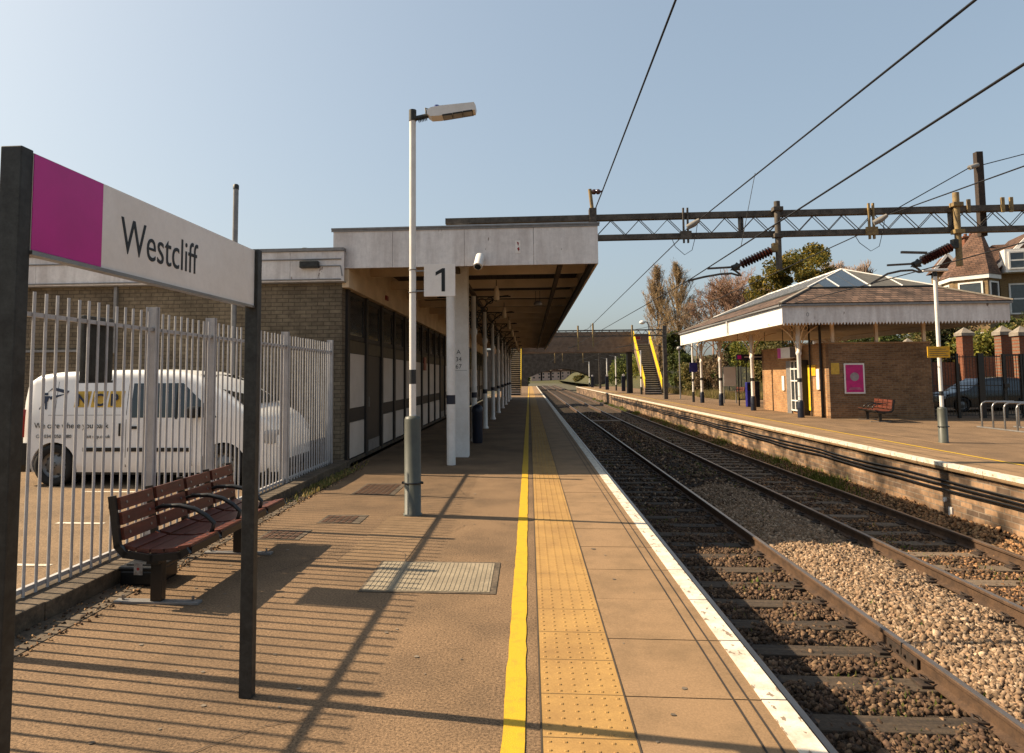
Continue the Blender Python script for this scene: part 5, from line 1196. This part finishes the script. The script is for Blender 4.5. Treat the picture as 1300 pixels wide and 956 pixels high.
for i,(u,y_,tz,rd) in enumerate(((1066,60,11.2,1.9),(1098,58,10.6,1.2))):
    x=at(u,y_); bare_tree(x,y_,gz(x,y_),tz-gz(x,y_),['bare tree rising just right of the evergreen','bare thin tree above the glazed lantern'][i],mx=4,spread=.35,upb=.5,nk=4,col=(.30,.22,.17),rad=rd)
def evergreen(x,y,z,h,rx,label,pal):
    t=thing('evergreen_tree',(x,y,z),label,'tree','trees behind the opposite platform'); tr=MB().tube([(x,y,z-.3),(x+.1,y,z+h*.5),(x,y,z+h*.85)],[.28,.18,.06],8); tr.build('trunk','bark',t)
    cs=[];rs=[]
    for k in range(60):
        a_=RNG.uniform(0,2*pi); hh=RNG.uniform(.25,1); w_=(1-((hh-.55)/.5)**2) if hh>.55 else 1; w_=max(.12,w_)**.5
        q=RNG.uniform(.2,1); cs.append((x+rx*q*w_*math.cos(a_),y+rx*q*w_*math.sin(a_),z+h*hh*.93)); rs.append(RNG.uniform(.5,1.1))
    V,F,C=leaves(cs,rs,30000,.11,pal,shell=.4,squash=.8); np_mesh('crown',V-np.array([x,y,z]),F,C,'leaf',t)
x=at(1030,54); evergreen(x,54,gz(x,54),11.7-gz(x,54),4.1,'bushy dark evergreen tree behind the pavilion lantern',[(.09,.085,.018),(.17,.13,.022),(.05,.055,.014),(.24,.17,.03)])
x=at(1000,53); bush(x,53,gz(x,53),1.6,6.3,'yellow green conifer at the left side of the evergreen',YG,6000,.10,name='conifer_shrub',cat='conifer')
# bank shrubs
data=[(880,58,1.6,2.6,OL,'low olive shrub on the bank behind the blue sign'),(905,55,1.8,3.2,BRN,'brown dry bush on the bank left of the building columns'),(930,54,1.8,3.6,GR,'green bush on the bank behind the notice board'),(955,52,1.8,4.0,YG,'yellow green bush behind the direction sign'),(985,50,2.0,3.9,OL,'olive bush behind the brick building left corner'),
 (800,112,3.5,5.5,GR,'green scrub behind the row of white posts near the road bridge'),(822,104,4,5.0,YG,'bright green scrub left of the footbridge stairs'),(845,84,3,4.0,OL,'olive scrub right of the footbridge stairs'),(868,66,2.0,3.2,GR,'dark green shrub below the poplars'),(790,126,3.0,4.0,YG,'distant yellow green scrub by the road bridge opening'),
 (1075,46,2.4,4.2,OL,'olive hedge seen under the eaves above the brick wall'),(1120,44,2.4,4.4,GR,'dark green hedge behind the middle of the brick wall'),(1165,43,2.4,4.3,OL,'hedge behind the right end of the brick wall'),(1210,44,2.2,4.2,[(.03,.035,.012),(.05,.05,.018)],'dark hedge beside the stone capped pier'),(1250,38.5,2.0,2.9,YG,'yellow green hedge above the red wall'),(1285,38,2.0,3.0,OL,'reddish olive hedge above the wall at the right edge'),(1310,40,2.2,4.6,GR,'leafy shrub below the house at the right edge')]
for u,y_,rx,rz,pal,lab in data:
    x=at(u,y_); bush(x,y_,gz(x,y_) if y_<100 else 0,rx,rz,lab,pal,5500 if y_<60 else 4500,.10 if y_<60 else .16)
# grey-green palisade on the bank
pf=thing('palisade_fence',(14,55,.5),'grey green palisade fence along the bank beyond the opposite platform','fence')
a_=Vector((13.2,72,0)); b_=Vector((15.0,47.5,0)); n=150; p=MB(); c_=MB()
for k in range(n):
    q=a_.lerp(b_,k/n); z=gz(q.x,q.y); p.box(q.x-.012,q.x+.012,q.y-.035,q.y+.035,z,z+2.0)
p.build('pale_panel','post_green',pf)
for k in range(0,n,14): q=a_.lerp(b_,k/n); z=gz(q.x,q.y); MB().box(q.x-.05,q.x+.05,q.y-.06,q.y+.06,z,z+2.1).build('post','galv_dark',pf)
# dry grass tufts on bank and weeds on track side
def tufts(name,label,n,xr,yr,h,pal,zf,blades=7,cond=None,clump=60):
    cx=RNG.uniform(xr[0],xr[1],clump); cy=RNG.uniform(0,1,clump)**1.3*(yr[1]-yr[0])+yr[0]; k=RNG.integers(0,clump,n)
    x=np.clip(cx[k]+RNG.normal(size=n)*.12,xr[0]-.05,xr[1]+.05); y=cy[k]+RNG.normal(size=n)*.5
    z=np.array([zf(a_,b_) for a_,b_ in zip(x,y)]); hh=h*RNG.uniform(.3,1.1,n); a_=RNG.uniform(0,2*pi,n); ln=RNG.uniform(.1,.7,n)*hh; wd=RNG.uniform(.006,.02,n)
    A=np.stack([x-wd*np.sin(a_),y+wd*np.cos(a_),z],1); B=np.stack([x+wd*np.sin(a_),y-wd*np.cos(a_),z],1); T=np.stack([x+ln*np.cos(a_),y+ln*np.sin(a_),z+hh],1)
    V=np.stack([A,B,T],1).reshape(-1,3); F=np.arange(3*n).reshape(-1,3); pal=np.array(pal); C=np.repeat(pal[RNG.integers(0,len(pal),n)]*RNG.uniform(.7,1.3,(n,1)),3,0)
    return tag(np_mesh(name,V,F,C,'leaf'),label,'weeds',kind='stuff')
WD=[(.10,.13,.02),(.15,.17,.03),(.07,.09,.015),(.2,.18,.05)]
tufts('weeds','green weeds growing at the foot of the opposite platform wall',7000,(6.72,7.0),(14,75),.16,WD,bedz,clump=34)
tufts('trackside_weeds','small green weeds scattered between the tracks',3000,(1.6,6.4),(5,60),.07,WD,bedz,clump=90)
tufts('bank_grass','dry brown grass on the bank beyond the opposite platform',30000,(12.2,19),(44,75),.55,[(.26,.18,.08),(.20,.15,.06),(.16,.15,.04)],lambda a_,b_:gz(a_,b_),clump=500)
tufts('kerb_weeds','dry weeds at the foot of the railing kerb',900,(-3.08,-2.92),(8.8,11.2),.06,[(.3,.22,.08),(.15,.15,.04)],lambda a_,b_:.004,clump=14)
# ================================================================ footbridge
fb=thing('footbridge',(4,63,0),'brown footbridge deck crossing the tracks with yellow sided stairs','footbridge')
MB().box(-3.5,9.5,62.6,62.75,4.45,5.62).build('parapet','bridge_brown',fb); MB().box(-3.5,9.5,64.4,64.55,4.45,5.62).build('parapet','bridge_brown',fb)
MB().box(-3.5,10.9,62.55,64.6,3.75,4.44).build('deck_beam','bridge_brown',fb)
MB().bbox(8.95,9.38,62.7,63.6,0,3.74,.02).build('pier','dark_brown',fb); MB().bbox(-2.6,-2.2,62.7,63.6,0,3.74,.02).build('pier','dark_brown',fb)
def stairs(x0,x1):
    n=24; y0,y1=57.0,62.5
    tr=MB(); ns=MB()
    for k in range(n):
        z=4.44*(k+1)/n; y=y0+(y1-y0)*k/n; tr.box(x0,x1,y,y+(y1-y0)/n+.02,z-.17,z-.02); ns.box(x0+.01,x1-.01,y-.012,y+.10,z-.06,z-.0+.004)
    tr.build('step','stair_tread',fb); ns.build('step_nosing','stair_nose',fb)
    for xx in (x0-.06,x1+.02):
        p=MB(); p.add([(xx,y0-.1,.55),(xx,y1,4.9),(xx,y1,5.65),(xx,y0-.1,1.3),(xx+.05,y0-.1,.55),(xx+.05,y1,4.9),(xx+.05,y1,5.65),(xx+.05,y0-.1,1.3)],[(0,1,2,3),(4,5,6,7),(0,1,5,4),(2,3,7,6),(0,3,7,4),(1,2,6,5)]); p.build('yellow_side_panel','yellow',fb)
        q=MB(); q.add([(xx+.01,y0,-.0),(xx+.01,y1,3.9),(xx+.01,y1,4.9),(xx+.01,y0,.5),(xx+.04,y0,0),(xx+.04,y1,3.9),(xx+.04,y1,4.9),(xx+.04,y0,.5)],[(0,1,2,3),(4,5,6,7),(0,1,5,4),(2,3,7,6),(0,3,7,4),(1,2,6,5)]); q.build('stringer','bridge_brown',fb)
stairs(9.55,10.85); stairs(-2.1,-.75)
MB().box(9.5,11.2,64.4,64.5,4.45,5.5).build('parapet','bridge_brown',fb)
t=thing('small_red_sign',(10.2,64.3,5),'small red and white sign at the top of the footbridge stairs','sign'); MB().box(9.9,10.4,64.3,64.35,4.95,5.25).build('plate','red',t); MB().box(9.88,10.42,64.352,64.36,4.9,5.3).build('backing','white_paint',t)
# road bridge
rb=thing('road_bridge',(6,130,0),'dark brick arched road bridge across the line beyond the platforms','bridge')
p=MB(); cx0,cx1=-.3,12.4; yb0,yb1=130,138; N=24
arc=[(cx0+(cx1-cx0)*i/N,1.3+1.75*math.sin(pi*i/N)) for i in range(N+1)]
pts=[(-25,-1.2),(cx0,-1.2)]+arc+[(cx1,-1.2),(26,-1.2)]
top=6.6
for i in range(N):
    a_,b_=arc[i],arc[i+1]
    p.add([(a_[0],yb0,a_[1]),(b_[0],yb0,b_[1]),(b_[0],yb0,top),(a_[0],yb0,top)],[(0,1,2,3)]); p.add([(a_[0],yb0,a_[1]),(b_[0],yb0,b_[1]),(b_[0],yb1,b_[1]),(a_[0],yb1,a_[1])],[(0,1,2,3)])
    p.add([(a_[0],yb1,a_[1]),(b_[0],yb1,b_[1]),(b_[0],yb1,top),(a_[0],yb1,top)],[(0,1,2,3)])
p.box(-25,cx0,yb0,yb1,-1.2,top); p.box(cx1,26,yb0,yb1,-1.2,top); p.build('bridge_wall','brick_bridge',rb,fixn=False)
MB().box(-25,26,yb0-.1,yb0+.3,top,top+.2).box(-25,26,yb1-.3,yb1+.1,top,top+.2).build('parapet_coping','stone_cap',rb)
# ================================================================ houses on far hill
def small_house(x,y,z,w_,d_,h_,label,wm):
    t=thing('distant_house',(x,y,z),label,'house','houses on the far hill'); MB().box(x-w_/2,x+w_/2,y-d_/2,y+d_/2,z-3,z+h_).build('wall',wm,t)
    r=MB(); rh=w_*.35; r.add([(x-w_/2-.3,y-d_/2-.3,z+h_),(x+w_/2+.3,y-d_/2-.3,z+h_),(x+w_/2+.3,y+d_/2+.3,z+h_),(x-w_/2-.3,y+d_/2+.3,z+h_),(x,y-d_/2-.3,z+h_+rh),(x,y+d_/2+.3,z+h_+rh)],[(0,1,4),(2,3,5),(1,2,5,4),(3,0,4,5),(0,3,2,1)]); r.build('roof','tiles_house',t)
    g=MB(); 
    for sx in (-.25,.25):
        for sz in (.25,.65): g.box(x+w_*sx-.35,x+w_*sx+.35,y-d_/2-.02,y-d_/2-.01,z+h_*sz,z+h_*sz+.7)
    g.build('windows','glass_win',t)
k=0
rows=['lowest','second','third','top']
ords=['first','second','third','fourth','fifth','sixth','seventh','eighth','ninth']
for r_ in range(4):
    y=290+r_*55
    for i in range(7):
        x=(672+8+i*12.5+random.uniform(-2,2)-672)/860*y; small_house(x,y,hill(x,y),4.6,5,3.4,'%s house from the left in the %s row on the far hill'%(ords[i],rows[r_]),random.choice(['pale_render','pale_render','brick_gold']))
for i,(x,y,rx,rz,pal,lab) in enumerate([(18.5,170,4,6,YG,'distant green scrub right of the line past the road bridge'),(16,200,4,3,OL,'low scrub beside the line far past the road bridge'),(-3,190,4,5,GR,'dark scrub left of the line past the road bridge'),(27,220,7,7,BRN,'brown scrub far behind the road bridge on the right')]):
    bush(x,y,-1,rx,rz,lab,pal,3500,.3)
# ================================================================ victorian house (right)
vh=thing('victorian_house',(30,44,1.5),'large brick house with steep brown tiled roof and bay windows at the right','house')
HG=1.2
def hbox(x0,x1,y0,y1,z0,z1,name='wall'):
    # front and back faces use xz bricks, sides yz
    p=MB(); p.add([(x0,y0,z0),(x1,y0,z0),(x1,y0,z1),(x0,y0,z1)],[(0,1,2,3)]); p.add([(x0,y1,z0),(x1,y1,z0),(x1,y1,z1),(x0,y1,z1)],[(3,2,1,0)]); p.build(name,'brick_gold',vh,fixn=False)
    p=MB(); p.add([(x0,y0,z0),(x0,y1,z0),(x0,y1,z1),(x0,y0,z1)],[(3,2,1,0)]); p.add([(x1,y0,z0),(x1,y1,z0),(x1,y1,z1),(x1,y0,z1)],[(0,1,2,3)]); p.build(name,'brick_gold_side',vh,fixn=False)
def pyr(x0,x1,y0,y1,z0,apex,name='roof',m_='tiles_house',ov=.3):
    x0-=ov;x1+=ov;y0-=ov;y1+=ov; MB().add([(x0,y0,z0),(x1,y0,z0),(x1,y1,z0),(x0,y1,z0)]+list(apex),[(0,1,4),(1,2,5,4) if len(apex)>1 else (1,2,4),(2,3,5) if len(apex)>1 else (2,3,4),(3,0,4,5) if len(apex)>1 else (3,0,4),(0,3,2,1)]).build(name,m_,vh)
hy=42
# main block
hbox(26.6,37,hy+2.6,hy+7,HG,7.7)
MB().add([(26.3,hy+2.3,7.7),(37.4,hy+2.3,7.7),(37.4,hy+7.3,7.7),(26.3,hy+7.3,7.7),(29.0,hy+4.8,9.9),(35,hy+4.8,9.9)],[(0,1,5,4),(1,2,5),(2,3,4,5),(3,0,4),(0,3,2,1)]).build('roof','tiles_house',vh)
oct_=[(25.5,44.7),(25.6,43.0),(27.1,42.0),(27.95,42.9),(28.2,44.7)]
def pyr2(poly,k,z): 
    mx_,my_=26.9,43.6; return [(mx_+(a-mx_)*k,my_+(b-my_)*k,z) for a,b in poly]
p=MB(); p.prism(oct_,HG,7.45,'z'); p.build('bay_wall','brick_gold',vh)
ap=(27.6,44.5,10.9)
q=MB(); rp=pyr2(oct_,1.13,7.45)+[(27.0,46.4,7.45)]; q.add(rp+[ap],[(i,(i+1)%6,6) for i in range(6)]+[tuple(range(6))[::-1]]); q.build('bay_roof','tiles_house',vh)
q=MB(); e_=pyr2(oct_,1.10,0); q.prism([(a,b) for a,b,_ in e_],7.20,7.449,'z'); q.build('eaves','white_paint',vh)
def win(p0,p1,z0,z1,par=vh,out=.02):
    p0=Vector((*p0,0)); p1=Vector((*p1,0)); d_=(p1-p0).normalized(); nn=Vector((d_.y,-d_.x,0)); c_=(p0+p1)/2; W=(p1-p0).length; up_=(0,0,1); zc=Vector((0,0,(z0+z1)/2)); Hh=z1-z0
    w_=MB().obox(c_+zc+nn*out,d_,nn,up_,W,.02,Hh).build('window','glass_win',par); f=MB(); t_=.09
    for sg in (-1,1): f.obox(c_+zc+nn*(out+.02)+d_*sg*(W/2+t_/2),d_,nn,up_,t_,.06,Hh+2*t_)
    for zz in (z0-t_/2,z1+t_/2): f.obox(c_+Vector((0,0,zz))+nn*(out+.02),d_,nn,up_,W,.055,t_)
    f.obox(c_+zc+nn*(out+.022),d_,nn,up_,W,.04,.08); f.build('frame','white_paint',w_)
def lp(a,b,t0,t1): return ((a[0]+(b[0]-a[0])*t0,a[1]+(b[1]-a[1])*t0),(a[0]+(b[0]-a[0])*t1,a[1]+(b[1]-a[1])*t1))
for (a,b,t0,t1) in ((oct_[0],oct_[1],.25,.75),(oct_[1],oct_[2],.22,.82),(oct_[2],oct_[3],.18,.80)):
    for z0,z1 in ((5.2,6.95),(1.9,3.9)): win(*lp(a,b,t0,t1),z0,z1)
win((28.6,44.6),(29.5,44.6),5.2,6.9)
hbox(28.3,32.2,43.8,44.59,HG,7.9,'gable_wall')
MB().add([(28.0,43.5,7.9),(32.5,43.5,7.9),(30.3,43.5,10.3),(28.0,48,7.9),(32.5,48,7.9),(30.3,48,10.3)],[(0,1,2),(0,2,5,3),(1,4,5,2),(3,5,4)]).build('gable_roof','tiles_house',vh)
MB().bar((27.95,43.45,7.85),(30.3,43.45,10.35),.14,.2).bar((32.55,43.45,7.85),(30.3,43.45,10.35),.14,.2).build('bargeboard','white_paint',vh)
MB().box(28.35,31.0,43.0,43.79,7.6,9.0).build('dormer_box','white_paint',vh); win((28.6,43.0),(29.3,43.0),7.85,8.75); win((29.6,43.0),(30.6,43.0),7.85,8.75)
win((28.8,43.8),(29.7,43.8),5.2,6.9)
cmn=MB().box(27.4,28.0,46.5,47.2,8.0,10.45).build('chimney','brick_wall',vh); MB().box(27.3,28.1,46.4,47.3,10.451,10.55).build('chimney_cap','brick_wall_side',cmn)
MB().cyl((27.55,46.8,10.55),(27.55,46.8,10.75),.10,n=8).cyl((27.85,46.8,10.55),(27.85,46.8,10.75),.10,n=8).build('chimney_pot','brick_wall',cmn)
hbox(25.9,27.0,47,48.3,HG,8.3)
MB().add([(25.6,46.7,8.3),(27.3,46.7,8.3),(26.45,46.7,9.4),(25.6,48.4,8.3),(27.3,48.4,8.3),(26.45,48.4,9.4)],[(0,1,2),(0,2,5,3),(1,4,5,2),(3,5,4)]).build('wing_roof','tiles_house',vh)
MB().bar((25.55,46.65,8.25),(26.45,46.65,9.45),.1,.16).bar((27.35,46.65,8.25),(26.45,46.65,9.45),.1,.16).build('bargeboard','white_paint',vh)
win((26.1,47),(26.8,47),6.6,7.9)

_pv=Vector((27.1,42,0)); _off=vh.location-_pv; _off.rotate(Matrix.Rotation(R(-15),3,'Z')); vh.location=_pv+_off; vh.rotation_euler=(0,0,R(-15))
